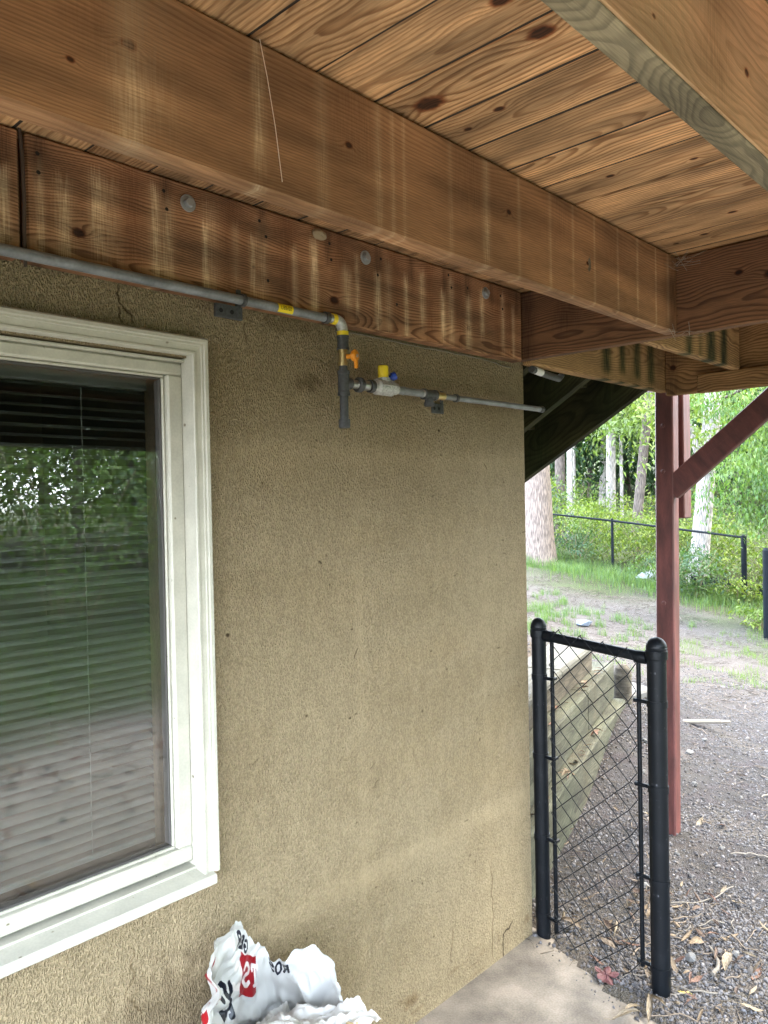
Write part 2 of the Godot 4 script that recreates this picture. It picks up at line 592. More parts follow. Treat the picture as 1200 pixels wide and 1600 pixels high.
func make_gravel() -> void:
	var r := RandomNumberGenerator.new()
	r.seed = 11
	var m := mat(Color.WHITE, 0.85)
	m.vertex_color_use_as_albedo = true
	m.metallic_specular = 0.3
	var bare := fnl(53, 0.9, FastNoiseLite.TYPE_SIMPLEX_SMOOTH, 2)
	for kind in 3:
		var want := 40000
		var buf := PackedFloat32Array()
		buf.resize(want * 16)
		var got := 0
		while got < want:
			var dist := 0.45 + 6.5 * pow(r.randf(), 1.6)
			var ang := deg_to_rad(r.randf_range(-40.0, 66.0))
			var x := 1.55 + dist * cos(ang) * 0.97
			var z := 1.1 - dist * sin(ang)
			if x < 2.03 or z < -2.6 or (x < 2.33 and z < 0.0): continue
			var edge := x - pad_edge(z)
			if r.randf() > smoothstep(-0.16, 0.12, edge) or (edge < 0.0 and r.randf() < 0.75): continue
			if bare.get_noise_2d(x * 1.4, z * 1.4) > 0.16 and r.randf() < 0.6: continue
			var raised := land(x, z) > 0.2
			if raised and r.randf() < 0.7: continue
			var size := 0.003 + 0.0065 * pow(r.randf(), 3.0)
			if r.randf() < 0.012: size *= 1.9
			var g := r.randf_range(0.045, 0.125) * (1.35 if r.randf() < 0.10 else 1.0)
			var c := Color(g * 1.01, g * 0.96, g * 1.0)
			if r.randf() < 0.2: c = Color(g * 1.03, g * 0.90, g * 0.82)
			add_copy(buf, got, random_basis(r).scaled_local(Vector3.ONE * size), on_land(x, z, size * 0.25), c)
			got += 1
		var o := copies("gravel", pebble(60 + kind), m, buf, want)
		tag(o, "loose grey gravel over the yard beyond the fence, %s stones" % ["rounded", "sharper", "flat"][kind], "gravel", "", "stuff")
	# shredded bark and bits of stalk
	var chip := MB.new()
	chip.box(Vector3(-0.5, -0.04, -0.06), Vector3(0.5, 0.04, 0.06), 0.02)
	var want2 := 5200
	var buf2 := PackedFloat32Array()
	buf2.resize(want2 * 16)
	var n2 := 0
	while n2 < want2:
		var x := r.randf_range(2.16, 7.5)
		var z := r.randf_range(-2.6, 1.9)
		var dens := exp(-((x - 2.45) * (x - 2.45) + (z - 0.2) * (z - 0.2)) / 0.25) + 0.12 + (0.8 if land(x, z) > 0.25 else 0.0)
		if r.randf() > dens: continue
		var ln := r.randf_range(0.012, 0.05)
		var wd := r.randf_range(0.03, 0.12)
		var b := Basis.from_euler(Vector3(r.randf() * TAU, r.randf() * TAU, r.randf_range(-0.25, 0.25)), EULER_ORDER_YXZ) * Basis.from_scale(Vector3(ln, ln * wd * 6.0, ln * wd * 6.0))
		var g := r.randf_range(0.04, 0.115)
		add_copy(buf2, n2, Basis(Vector3.UP, r.randf() * TAU) * Basis(Vector3.BACK, r.randf_range(-0.25, 0.25)) * Basis.from_scale(Vector3(ln, ln * wd * 5.0, ln * wd * 5.0)), on_land(x, z, 0.004), Color(g * 1.1, g * 0.88, g * 0.68))
		n2 += 1
	var more := 16000
	buf2.resize((want2 + more) * 16)
	while n2 < want2 + more:
		var x := 2.9 + 9.6 * sqrt(r.randf())
		var z := r.randf_range(-6.0, 1.5)
		if bare.get_noise_2d(x * 0.7, z * 0.7) > 0.2 or r.randf() > smoothstep(2.6, 5.5, x): continue
		var ln := r.randf_range(0.02, 0.085)
		var g := r.randf_range(0.025, 0.125)
		add_copy(buf2, n2, Basis(Vector3.UP, r.randf() * TAU) * Basis(Vector3.BACK, r.randf_range(-0.3, 0.3)) * Basis.from_scale(Vector3(ln, ln * 0.5, ln * r.randf_range(0.3, 0.8))), on_land(x, z, 0.006), Color(g * 1.12, g * 0.92, g * 0.80))
		n2 += 1
	want2 += more
	tag(copies("bark_chips", chip.mesh(), m, buf2, want2), "thin brown bark chips and stalk bits strewn on the gravel", "bark chips", "", "stuff")


# ------------------------------------------------------------------ deck
func make_deck() -> void:
	var deck := thing("wooden_deck", "brown wooden deck overhead on joists, carried by a red post beyond the wall corner", "deck")
	var drip := Color(0.78, 0.69, 0.56)
	var pale := Color(0.80, 0.71, 0.58)
	var dk := Color(0.16, 0.10, 0.07)
	# ledger: x 0.48..2.16 in one picture of 1.7 m
	var dl := []
	for e in [[0.60, 0.012, 0.40], [0.645, 0.02, 0.45], [0.71, 0.018, 0.5], [0.735, 0.03, 0.25], [0.832, 0.014, 0.55], [0.86, 0.02, 0.4], [0.952, 0.010, 0.6], [0.967, 0.03, 0.25], [1.03, 0.016, 0.35], [1.08, 0.012, 0.5], [1.105, 0.02, 0.3], [1.20, 0.012, 0.5], [1.262, 0.014, 0.55], [1.369, 0.024, 0.5], [1.41, 0.012, 0.4], [1.487, 0.014, 0.6], [1.53, 0.02, 0.35], [1.60, 0.012, 0.5], [1.668, 0.018, 0.45], [1.76, 0.014, 0.6], [1.80, 0.02, 0.4], [1.88, 0.018, 0.5], [1.95, 0.015, 0.5], [2.06, 0.012, 0.4], [2.12, 0.010, 0.45]]:
		dl.append([e[0] - 0.48, e[1] * 0.8, e[2] * 1.7, 0.1 + 0.25 * fmod(e[0] * 7.3, 1.0), 0.8 + 0.35 * fmod(e[0] * 3.1, 1.0), drip])
	for e in [0.60, 0.858, 1.108, 1.31, 1.49, 1.62, 1.77, 1.878, 2.0, 2.14]:
		dl.append([e - 0.48, 0.013, 0.42, -0.2, 0.40, dk])
	for e in [0.78, 1.02, 1.18, 1.35, 1.55, 1.7, 1.83, 2.03, 2.10]:
		dl.append([e - 0.48, 0.028, 0.32, -0.2, 1.2, Color(0.30, 0.16, 0.09)])
	M.ledger = wood(3, 1536, 208, 1.7, 0.23, {"early": Color(0.575, 0.43, 0.315), "late": Color(0.345, 0.23, 0.16), "spacing": 0.0052, "pith": Vector2(0.21, 0.032), "wave": 0.012, "contrast": 0.85, "knots": [[0.192, 0.159, 0.010], [0.848, 0.172, 0.011], [0.60, 0.14, 0.004], [1.40, 0.16, 0.007]], "drips": dl, "fibre": 0.12, "mottle": 0.36}, 0.12, 0.85)
	# the big joist: smooth edge grain, pale drips
	var dj := []
	for e in [[0.12, 0.02, 0.22], [0.50, 0.02, 0.42], [0.53, 0.04, 0.2], [0.702, 0.011, 0.55], [0.825, 0.012, 0.25], [0.954, 0.008, 0.33], [0.99, 0.005, 0.3], [1.02, 0.005, 0.25], [1.15, 0.006, 0.22], [1.262, 0.010, 0.5], [1.38, 0.006, 0.25], [1.50, 0.006, 0.28], [1.60, 0.005, 0.26], [1.70, 0.005, 0.28], [1.82, 0.005, 0.3], [1.93, 0.006, 0.3], [2.04, 0.005, 0.36], [2.12, 0.008, 0.4]]:
		dj.append([e[0] + 0.4, e[1] * 1.1, e[2] * 1.35, -0.2, 0.92 + 0.3 * fmod(e[0] * 5.7, 1.0), pale])
	dj.append([2.55, 0.05, 0.45, -0.3, 1.4, Color(0.17, 0.11, 0.08)])
	for e in [0.9, 1.3, 1.62, 1.95, 2.2]:
		dj.append([e, 0.08, 0.22, -0.3, 0.55, Color(0.24, 0.15, 0.10)])
	M.joist = wood(8, 1792, 224, 2.6, 0.22, {"early": Color(0.595, 0.45, 0.325), "late": Color(0.425, 0.295, 0.20), "spacing": 0.0040, "pith": Vector2(-0.03, 0.12), "wave": 0.0035, "dip": 0.012, "contrast": 0.5, "knots": [[0.90, 0.092, 0.008], [1.285, 0.096, 0.006], [1.741, 0.088, 0.006], [2.066, 0.125, 0.005], [0.824, 0.141, 0.004]], "drips": dj, "fibre": 0.10, "mottle": 0.24}, 0.05, 0.7)
	# near joist: pale side and a grey, algae-stained underside
	M.near_joist = wood(21, 896, 224, 1.5, 0.22, {"early": Color(0.90, 0.73, 0.565), "late": Color(0.76, 0.575, 0.42), "spacing": 0.011, "pith": Vector2(0.10, 0.012), "wave": 0.02, "contrast": 0.5, "knots": [[0.66, 0.131, 0.006], [0.382, 0.18, 0.003], [0.90, 0.06, 0.006]], "drips": [[0.40, 0.08, 0.35, 0.1, 1.2, Color(0.70, 0.62, 0.46)], [0.55, 0.05, 0.3, -0.2, 0.9, Color(0.42, 0.30, 0.19)]], "fibre": 0.07}, 0.05, 0.7)
	M.grey_under = wood(23, 896, 64, 1.5, 0.042, {"early": Color(0.53, 0.49, 0.40), "late": Color(0.39, 0.36, 0.295), "spacing": 0.0075, "pith": Vector2(0.02, 0.008), "wave": 0.03, "contrast": 0.65, "dip": 0.10, "knots": [[0.35, 0.02, 0.007]], "drips": [], "fibre": 0.12, "mottle": 0.3}, 0.08, 0.85)
	M.rim = wood(31, 1024, 208, 1.6, 0.22, {"early": Color(0.46, 0.335, 0.24), "late": Color(0.285, 0.195, 0.14), "spacing": 0.0065, "pith": Vector2(0.16, 0.04), "wave": 0.012, "contrast": 0.8, "knots": [[0.72, 0.08, 0.008], [0.80, 0.1, 0.012], [1.2, 0.08, 0.01]], "drips": [[0.05, 0.03, 0.5, -0.2, 1.3, dk], [0.2, 0.05, 0.4, -0.2, 0.7, dk], [0.5, 0.03, 0.4, -0.2, 1.3, Color(0.50, 0.38, 0.26)]]}, 0.10, 0.8)
	var moss := Color(0.075, 0.115, 0.035)
	var moss2 := Color(0.045, 0.10, 0.045)
	M.mossy = wood(37, 1024, 160, 1.1, 0.18, {"early": Color(0.64, 0.51, 0.355), "late": Color(0.45, 0.34, 0.225), "spacing": 0.006, "pith": Vector2(0.07, 0.05), "wave": 0.01, "contrast": 0.7, "knots": [[0.30, 0.09, 0.006]], "drips": [[0.52, 0.034, 0.97, -0.2, 0.92, moss], [0.65, 0.024, 0.97, -0.2, 0.85, moss], [0.78, 0.030, 0.95, -0.2, 0.9, moss], [0.91, 0.036, 0.95, -0.2, 0.95, moss], [0.72, 0.10, 0.3, -0.2, 1.2, Color(0.22, 0.19, 0.10)], [0.99, 0.05, 0.3, -0.2, 1.2, Color(0.22, 0.17, 0.11)]]}, 0.10, 0.85)
	M.mossy_joist = wood(38, 768, 112, 1.0, 0.18, {"early": Color(0.66, 0.53, 0.37), "late": Color(0.42, 0.31, 0.205), "spacing": 0.0065, "pith": Vector2(0.05, 0.06), "contrast": 0.85, "drips": [[0.70, 0.042, 0.99, -0.2, 1.2, moss2], [0.83, 0.032, 0.99, -0.2, 1.2, moss2], [0.5, 0.03, 0.8, -0.2, 1.1, moss2], [0.60, 0.02, 0.4, 0.5, 1.2, moss2]]}, 0.10, 0.85)
	M.beam = wood(43, 1024, 144, 1.3, 0.19, {"early": Color(0.58, 0.45, 0.305), "late": Color(0.37, 0.27, 0.175), "spacing": 0.0085, "pith": Vector2(0.21, 0.07), "wave": 0.015, "contrast": 0.85, "knots": [[0.035, 0.10, 0.010]], "drips": [[0.03, 0.03, 0.4, -0.2, 1.2, dk]]}, 0.12, 0.85)
	M.old = wood(47, 512, 128, 1.2, 0.2, {"early": Color(0.23, 0.225, 0.14), "late": Color(0.13, 0.125, 0.08), "spacing": 0.008, "contrast": 0.6, "mottle": 0.5, "drips": [[0.2, 0.1, 0.6, -0.2, 1.2, Color(0.12, 0.16, 0.08)], [0.6, 0.12, 0.6, -0.2, 1.2, Color(0.09, 0.13, 0.065)], [0.95, 0.1, 0.5, -0.2, 1.2, Color(0.13, 0.17, 0.085)]]}, 0.12, 0.9)

	# deck boards, each a part of its own, laid across the joists
	var knots := [[], [[0.852, 0.07, 0.014]], [[0.602, 0.06, 0.022], [0.848, 0.098, 0.016], [1.1, 0.03, 0.012]], [[0.593, 0.07, 0.006], [0.676, 0.09, 0.008]], [], [], [[0.679, 0.085, 0.007], [0.838, 0.04, 0.006]], [], [], [[0.786, 0.07, 0.008]]]
	var pith := [Vector2(0.065, 0.012), Vector2(0.05, 0.016), Vector2(0.075, 0.01), Vector2(0.055, 0.014), Vector2(0.02, 0.02), Vector2(0.13, 0.03), Vector2(0.06, 0.016), Vector2(-0.02, 0.03), Vector2(0.09, 0.014), Vector2(0.05, 0.02)]
	var tones := [0.94, 1.01, 1.06, 0.93, 0.97, 1.05, 0.92, 1.0, 0.90, 0.97]
	var boards := []
	for k in 10:
		var t: float = tones[k]
		boards.append(wood(100 + k * 13, 832, 88, 1.4, 0.131, {"early": Color(0.755 * t, 0.605 * t, 0.44 * t), "late": Color(0.46 * t, 0.315 * t, 0.195 * t), "spacing": 0.0078 + 0.0012 * (k % 3), "pith": pith[k], "wave": 0.010, "dip": 0.05, "contrast": [0.68, 0.5, 0.78, 0.6, 0.45][k % 5], "knots": knots[k], "fibre": 0.12, "mottle": 0.34, "drips": [[0.53, 0.03, 0.25, -0.2, 1.3, Color(0.25, 0.16, 0.10)], [0.05, 0.04, 0.4, -0.2, 1.3, Color(0.22, 0.14, 0.09)]]}, 0.12, 0.8))
	for k in range(-18, 20):
		var x0 := 0.6957 + BOARD_PITCH * k
		var mt: Material = boards[clampi(k, 0, 9)] if k >= 0 and k < 10 else boards[posmod(k * 7 + 3, 10)]
		var o := Vector2.ZERO if k >= 0 and k < 10 else Vector2(0.37 * posmod(k, 5), 0.0)
		var b := MB.new()
		# look at the underside with x across; the run of the board is z
		var wob := 0.0024 * sin(k * 2.7)
		b.box(Vector3(x0 + 0.0020, DECK_Y + absf(wob), 0.003), Vector3(x0 + BOARD_PITCH - 0.0020, DECK_Y + 0.026 + absf(wob), 1.8), 0.003, 2, 1.4, 0.131, o)
		obj("deck_board", b.mesh(), mt, deck)

	var dirt := mat(lin(0.030, 0.022, 0.015), 0.95)
	var db := MB.new()
	for k in range(-18, 21):
		var x0 := 0.6957 + BOARD_PITCH * k
		db.box(Vector3(x0 - 0.0050, DECK_Y + 0.0034, 0.004), Vector3(x0 + 0.0050, DECK_Y + 0.022, 1.79), 0.0)
	var dd := obj("gap_debris", db.mesh(), dirt, deck)
	dd.set_meta("kind", "stuff")

	var ledger := wood_box("ledger_board", Vector3(0.577, 1.945, 0.003), Vector3(2.168, 2.173, 0.041), 0, M.ledger, 1.7, 0.23, deck, Vector2(0.057, 0.0), 0.004)
	wood_box("ledger_board", Vector3(-1.66, 1.945, 0.003), Vector3(0.566, 2.173, 0.041), 0, M.ledger, 1.7, 0.23, deck, Vector2(0.3, 0.0), 0.004)
	var gal := mat(lin(0.34, 0.36, 0.37), 0.55, 0.6)
	for p in [[0.911, 2.132], [1.441, 2.131], [1.969, 2.134], [-0.2, 2.13]]:
		var b := MB.new()
		b.lathe(Vector3(p[0], p[1], 0.041), Vector3(0, 0, 1), [0.0, 0.0025, 0.003, 0.003], [0.018, 0.018, 0.017, 0.0], 24)
		b.lathe(Vector3(p[0], p[1], 0.044), Vector3(0, 0, 1), [0.0, 0.007, 0.0085, 0.0085], [0.0105, 0.0105, 0.009, 0.0], 6)
		obj("lag_bolt", b.mesh(), gal, ledger)
	var hole := mat(lin(0.012, 0.009, 0.007), 0.95)
	for p in [[0.599, 2.140], [0.600, 2.106], [0.855, 2.143], [0.861, 2.107], [1.099, 2.142], [1.117, 2.110], [1.315, 2.139], [1.32, 2.10], [1.487, 2.095], [1.50, 2.14], [1.787, 2.154], [1.80, 2.12], [1.878, 2.133], [2.05, 2.14], [2.06, 2.10], [1.12, 2.01], [1.56, 2.03]]:
		var b := MB.new()
		b.lathe(Vector3(p[0], p[1], 0.0405), Vector3(0, 0, 1), [0.0, 0.0012, 0.0012], [0.0045, 0.0035, 0.0], 9)
		var e := obj("nail_head", b.mesh(), hole, ledger)
		e.rotation.z = 0.0

	wood_box("joist", Vector3(-1.66, 1.955, 0.517), Vector3(2.178, 2.173, 0.555), 0, M.joist, 2.6, 0.22, deck, Vector2(-1.26 / 2.6, 0.0), 0.006)
	var j2 := wood_box("joist", Vector3(-1.66, 1.957, 1.075), Vector3(2.178, 2.173, 1.113), 0, M.near_joist, 1.5, 0.22, deck, Vector2(-2.06 / 1.5, 0.0), 0.004)
	wood_box("weathered_edge", Vector3(-1.66, 1.9545, 1.0755), Vector3(2.178, 1.9575, 1.1125), 0, M.grey_under, 1.5, 0.042, j2, Vector2(-3.0 / 1.5, 0.0), 0.001)
	for z in [1.45]:
		wood_box("joist", Vector3(-1.66, 1.955, z), Vector3(2.178, 2.173, z + 0.038), 0, M.old, 1.2, 0.22, deck, Vector2(z, 0.0), 0.004)
	wood_box("rim_joist", Vector3(2.18, 1.953, 0.003), Vector3(2.218, 2.173, 1.8), 2, M.rim, 1.6, 0.22, deck, Vector2.ZERO, 0.004)
	wood_box("rim_joist", Vector3(-1.70, 1.953, 0.003), Vector3(-1.662, 2.173, 1.8), 2, M.rim, 1.6, 0.22, deck, Vector2.ZERO, 0.004)
	wood_box("rim_joist", Vector3(-1.66, 1.953, 1.76), Vector3(2.178, 2.173, 1.8), 0, M.joist, 2.6, 0.22, deck, Vector2(0.3, 0.0), 0.004)

	wood_box("drop_beam", Vector3(-1.66, 1.745, 1.62), Vector3(2.24, 1.951, 1.70), 0, M.old, 1.2, 0.2, deck, Vector2(0.5, 0.0), 0.004)
	# stair landing beyond the rim
	wood_box("landing_joist", Vector3(2.222, 1.943, 0.004), Vector3(3.31, 2.128, 0.045), 0, M.mossy, 1.1, 0.185, deck, Vector2.ZERO, 0.005)
	wood_box("landing_joist", Vector3(2.222, 1.992, 0.333), Vector3(3.224, 2.172, 0.371), 0, M.mossy_joist, 1.0, 0.18, deck, Vector2.ZERO, 0.004)
	wood_box("landing_joist", Vector3(2.222, 1.992, 0.72), Vector3(3.264, 2.172, 0.758), 0, M.mossy_joist, 1.0, 0.18, deck, Vector2(0.4, 0.0), 0.004)
	wood_box("landing_joist", Vector3(2.222, 1.943, 1.26), Vector3(3.31, 2.128, 1.298), 0, M.mossy, 1.1, 0.185, deck, Vector2(0.2, 0.0), 0.004)
	wood_box("beam", Vector3(3.266, 1.925, 0.047), Vector3(3.308, 2.172, 1.258), 2, M.beam, 1.3, 0.25, deck, Vector2.ZERO, 0.004)
	wood_box("cleat", Vector3(3.226, 1.917, 0.198), Vector3(3.264, 1.995, 1.258), 2, M.beam, 1.3, 0.19, deck, Vector2(0.4, 0.45), 0.004)
	for k in 9:
		var z0 := 0.004 + 0.142 * k
		var b := MB.new()
		b.box(Vector3(2.22, 2.175, z0), Vector3(3.36, 2.2, z0 + 0.138), 0.003, 0, 1.4, 0.131, Vector2(0.3 * k, 0.0))
		obj("landing_board", b.mesh(), boards[k], deck)
	# red post of two boards, a block behind it and a brace
	var red := mat(lin(0.125, 0.036, 0.031), 0.6)
	red.albedo_texture = tex(M.worn_picture)
	red.heightmap_enabled = true
	red.heightmap_texture = tex(M.streak_picture)
	red.heightmap_scale = 0.10
	red.uv1_triplanar = true
	red.uv1_scale = Vector3(1.2, 0.25, 1.2)
	var post := plain_box("post", Vector3(0, -0.3, -0.082), Vector3(0.062, 2.12, 0.0), red, deck, 0.005)
	post.position = Vector3(3.309, 0.0, 0.046)
	post.rotation.x = 0.0078
	post.set_meta("label", "red painted post standing on the gravel")
	plain_box("backing_block", Vector3(3.452, 1.39, -0.022), Vector3(3.53, 2.12, 0.048), red, deck, 0.004)
	plain_box("backing_block", Vector3(3.385, 1.30, -0.022), Vector3(3.448, 2.12, 0.022), red, deck, 0.004)
	for y in [0.62, 1.02, 1.60, 1.80]:
		var b := MB.new()
		b.lathe(Vector3(0.0, y, -0.045), Vector3(-1, 0, 0), [0.0, 0.003, 0.006, 0.006], [0.010, 0.010, 0.006, 0.0], 12)
		obj("bolt_head", b.mesh(), red, post)
	var br := MB.new()
	br.box(Vector3(0.0, -0.048, -0.03), Vector3(0.036, 0.048, 0.98), 0.004, 2)
	br.box(Vector3(-0.0004, 0.004, 0.16), Vector3(0.001, 0.0055, 0.62), 0.0003, 2)
	var brace := obj("brace", br.mesh(), red, deck, Vector3(3.3125, 1.536, 0.062))
	brace.rotation.x = -0.70
	var under := MB.new()
	for p in [[3.29, 1.2], [-1.55, 1.66], [2.16, 1.66]]:
		if p[1] > 2.0: plain_box("post", Vector3(p[0] - 0.07, -0.3, p[1] - 0.07), Vector3(p[0] + 0.07, 1.743, p[1] + 0.07), red, deck, 0.005)


func make_stairs() -> void:
	var s := thing("deck_staircase", "dark weathered wooden stairs going down from the landing behind the wall corner", "staircase")
	for x in [2.29, 2.70, 3.20]:
		var b := MB.new()
		var z0 := -0.002
		var z1 := -2.9
		var yb := func(z: float) -> float: return 1.962 + 0.6 * z
		var yt := func(z: float) -> float: return 2.30 + 0.6 * z if x > 3.0 else 2.19 + 0.6 * z
		var a0 := Vector3(x, yb.call(z0), z0)
		var a1 := Vector3(x, yb.call(z1), z1)
		var a2 := Vector3(x, yt.call(z1), z1)
		var zk := -0.21 if x > 3.0 else -0.03
		var a3 := Vector3(x, 2.155, zk)
		var a4 := Vector3(x, 2.155, z0)
		var e := Vector3(0.04, 0, 0)
		var t := func(p: Vector3) -> Vector2: return Vector2(-p.z * 0.9, (2.3 - p.y + 0.6 * p.z) * 2.4)
		b.quad(a0, a3, a2, a1, t.call(a0), t.call(a3), t.call(a2), t.call(a1))
		b.tri(a0, a4, a3, t.call(a0), t.call(a4), t.call(a3))
		b.quad(a0 + e, a1 + e, a2 + e, a3 + e, t.call(a0), t.call(a1), t.call(a2), t.call(a3))
		b.tri(a0 + e, a3 + e, a4 + e, t.call(a0), t.call(a3), t.call(a4))
		b.quad(a0, a1, a1 + e, a0 + e, Vector2(0, 0.9), Vector2(3, 0.9), Vector2(3, 1), Vector2(0, 1))
		b.quad(a3, a3 + e, a2 + e, a2, Vector2(0, 0.9), Vector2(0, 1), Vector2(3, 1), Vector2(3, 0.9))
		b.quad(a4, a4 + e, a3 + e, a3)
		b.quad(a0, a0 + e, a4 + e, a4)
		b.quad(a1, a2, a2 + e, a1 + e)
		obj("stringer", b.mesh(), M.old, s)
	for k in 10:
		var y := 2.198 - 0.17 * k
		var z := -0.28 * k
		wood_box("tread", Vector3(2.26, y - 0.036, z - 0.150), Vector3(3.28, y, z - 0.008), 0, M.old, 1.2, 0.2, s, Vector2(0.1 * k, 0.0))
		wood_box("tread", Vector3(2.26, y - 0.036, z - 0.302), Vector3(3.28, y, z - 0.158), 0, M.old, 1.2, 0.2, s, Vector2(0.13 * k, 0.3))
		if k: wood_box("riser", Vector3(2.26, y + 0.004, z - 0.024), Vector3(3.28, y + 0.133, z - 0.006), 0, M.old, 1.2, 0.2, s, Vector2(0.2 * k, 0.1))


# ------------------------------------------------------------------ house
func wall_marks() -> Image:
	# cracks, scuffs and stains of the stucco: 2.24 m across, 2.24 m high
	var im := Image.create(1024, 1024, false, Image.FORMAT_RGB8)
	im.fill(Color.WHITE)
	var k := 1024.0 / 2.24
	var at := func(x: float, y: float) -> Vector2: return Vector2(x * k, (2.24 - y) * k)
	var r := RandomNumberGenerator.new()
	r.seed = 5
	# broad weathering
	for i in 26:
		blot(im, at.call(r.randf_range(0.9, 2.24), r.randf_range(0.1, 1.95)), r.randf_range(30, 110), r.randf_range(20, 70), Color(0.92, 0.905, 0.88, 0.3), 100 + i)
	for i in 14:
		blot(im, at.call(r.randf_range(0.9, 2.24), r.randf_range(0.1, 1.95)), r.randf_range(40, 120), r.randf_range(15, 60), Color(1.0, 0.985, 0.95, 0.3), 160 + i)
	# smudge beside the tee, damp foot behind the sack, splash line at the foot
	blot(im, at.call(1.27, 1.795), 26, 12, Color(0.66, 0.63, 0.58, 0.55), 9)
	blot(im, at.call(1.22, 1.93), 60, 16, Color(0.8, 0.78, 0.74, 0.6), 10)
	blot(im, at.call(0.86, 0.42), 110, 60, Color(0.72, 0.70, 0.68, 0.55), 11)
	blot(im, at.call(2.0, 0.05), 260, 26, Color(0.93, 0.93, 0.93, 0.7), 12)
	for i in 40:
		blot(im, at.call(r.randf_range(0.6, 2.24), r.randf_range(0.0, 0.10)), r.randf_range(4, 26), r.randf_range(2, 9), Color(0.66, 0.58, 0.50, r.randf_range(0.1, 0.4)), 800 + i)
	for e in [[2.13, 0.075, 5.0, 2.6], [2.022, 0.045, 2.4, 5.0], [2.135, 0.04, 2.0, 3.0]]:
		blot(im, at.call(e[0], e[1]), e[2], e[3], Color(1.0, 1.0, 1.0, 1.0), 860)
	var ink := Color(0.30, 0.26, 0.20, 0.85)
	var faint := Color(0.50, 0.46, 0.40, 0.6)
	stroke(im, at.call(0.770, 1.945), at.call(0.780, 1.90), 0.55, ink, 8.0, 1)
	stroke(im, at.call(0.780, 1.90), at.call(0.796, 1.868), 0.55, ink, 6.0, 2)
	stroke(im, at.call(0.771, 1.90), at.call(0.774, 1.868), 0.5, ink, 4.0, 3)
	stroke(im, at.call(0.78, 1.895), at.call(0.81, 1.893), 0.4, faint, 4.0, 4)
	stroke(im, at.call(1.08, 1.92), at.call(1.08, 1.87), 0.4, faint, 3.0, 5)
	stroke(im, at.call(0.757, 0.603), at.call(0.752, 0.50), 0.6, Color(0.55, 0.5, 0.43, 0.4), 10.0, 6)
	stroke(im, at.call(0.752, 0.50), at.call(0.78, 0.455), 0.6, Color(0.55, 0.5, 0.43, 0.4), 8.0, 7)
	stroke(im, at.call(0.78, 0.455), at.call(0.90, 0.48), 0.5, Color(0.55, 0.5, 0.43, 0.3), 8.0, 8)
	stroke(im, at.call(2.000, 0.32), at.call(2.012, 0.16), 0.6, faint, 5.0, 20)
	stroke(im, at.call(2.012, 0.16), at.call(1.995, 0.02), 0.6, faint, 6.0, 21)
	stroke(im, at.call(2.06, 0.07), at.call(2.115, 0.10), 0.8, Color(0.32, 0.30, 0.28, 0.8), 6.0, 22)
	stroke(im, at.call(2.06, 0.0), at.call(2.06, 0.07), 0.8, Color(0.32, 0.30, 0.28, 0.8), 3.0, 23)
	stroke(im, at.call(1.80, 0.20), at.call(1.79, 0.10), 0.5, faint, 4.0, 24)
	# short scratches and dark pits
	for i in 24:
		var p: Vector2 = at.call(r.randf_range(1.0, 2.22), r.randf_range(0.15, 1.75))
		var d := Vector2.from_angle(r.randf_range(-0.9, 0.9) + (PI / 2 if r.randf() < 0.3 else 0.0)) * r.randf_range(2.0, 15.0)
		stroke(im, p, p + d, r.randf_range(0.3, 0.7), Color(0.25, 0.21, 0.16, r.randf_range(0.2, 0.6)), 4.0, 300 + i)
	for i in 60:
		blot(im, at.call(r.randf_range(1.0, 2.22), r.randf_range(0.1, 1.9)), r.randf_range(0.8, 2.6), r.randf_range(0.8, 2.2), Color(0.30, 0.26, 0.20, r.randf_range(0.3, 0.8)), 400 + i)
	return im


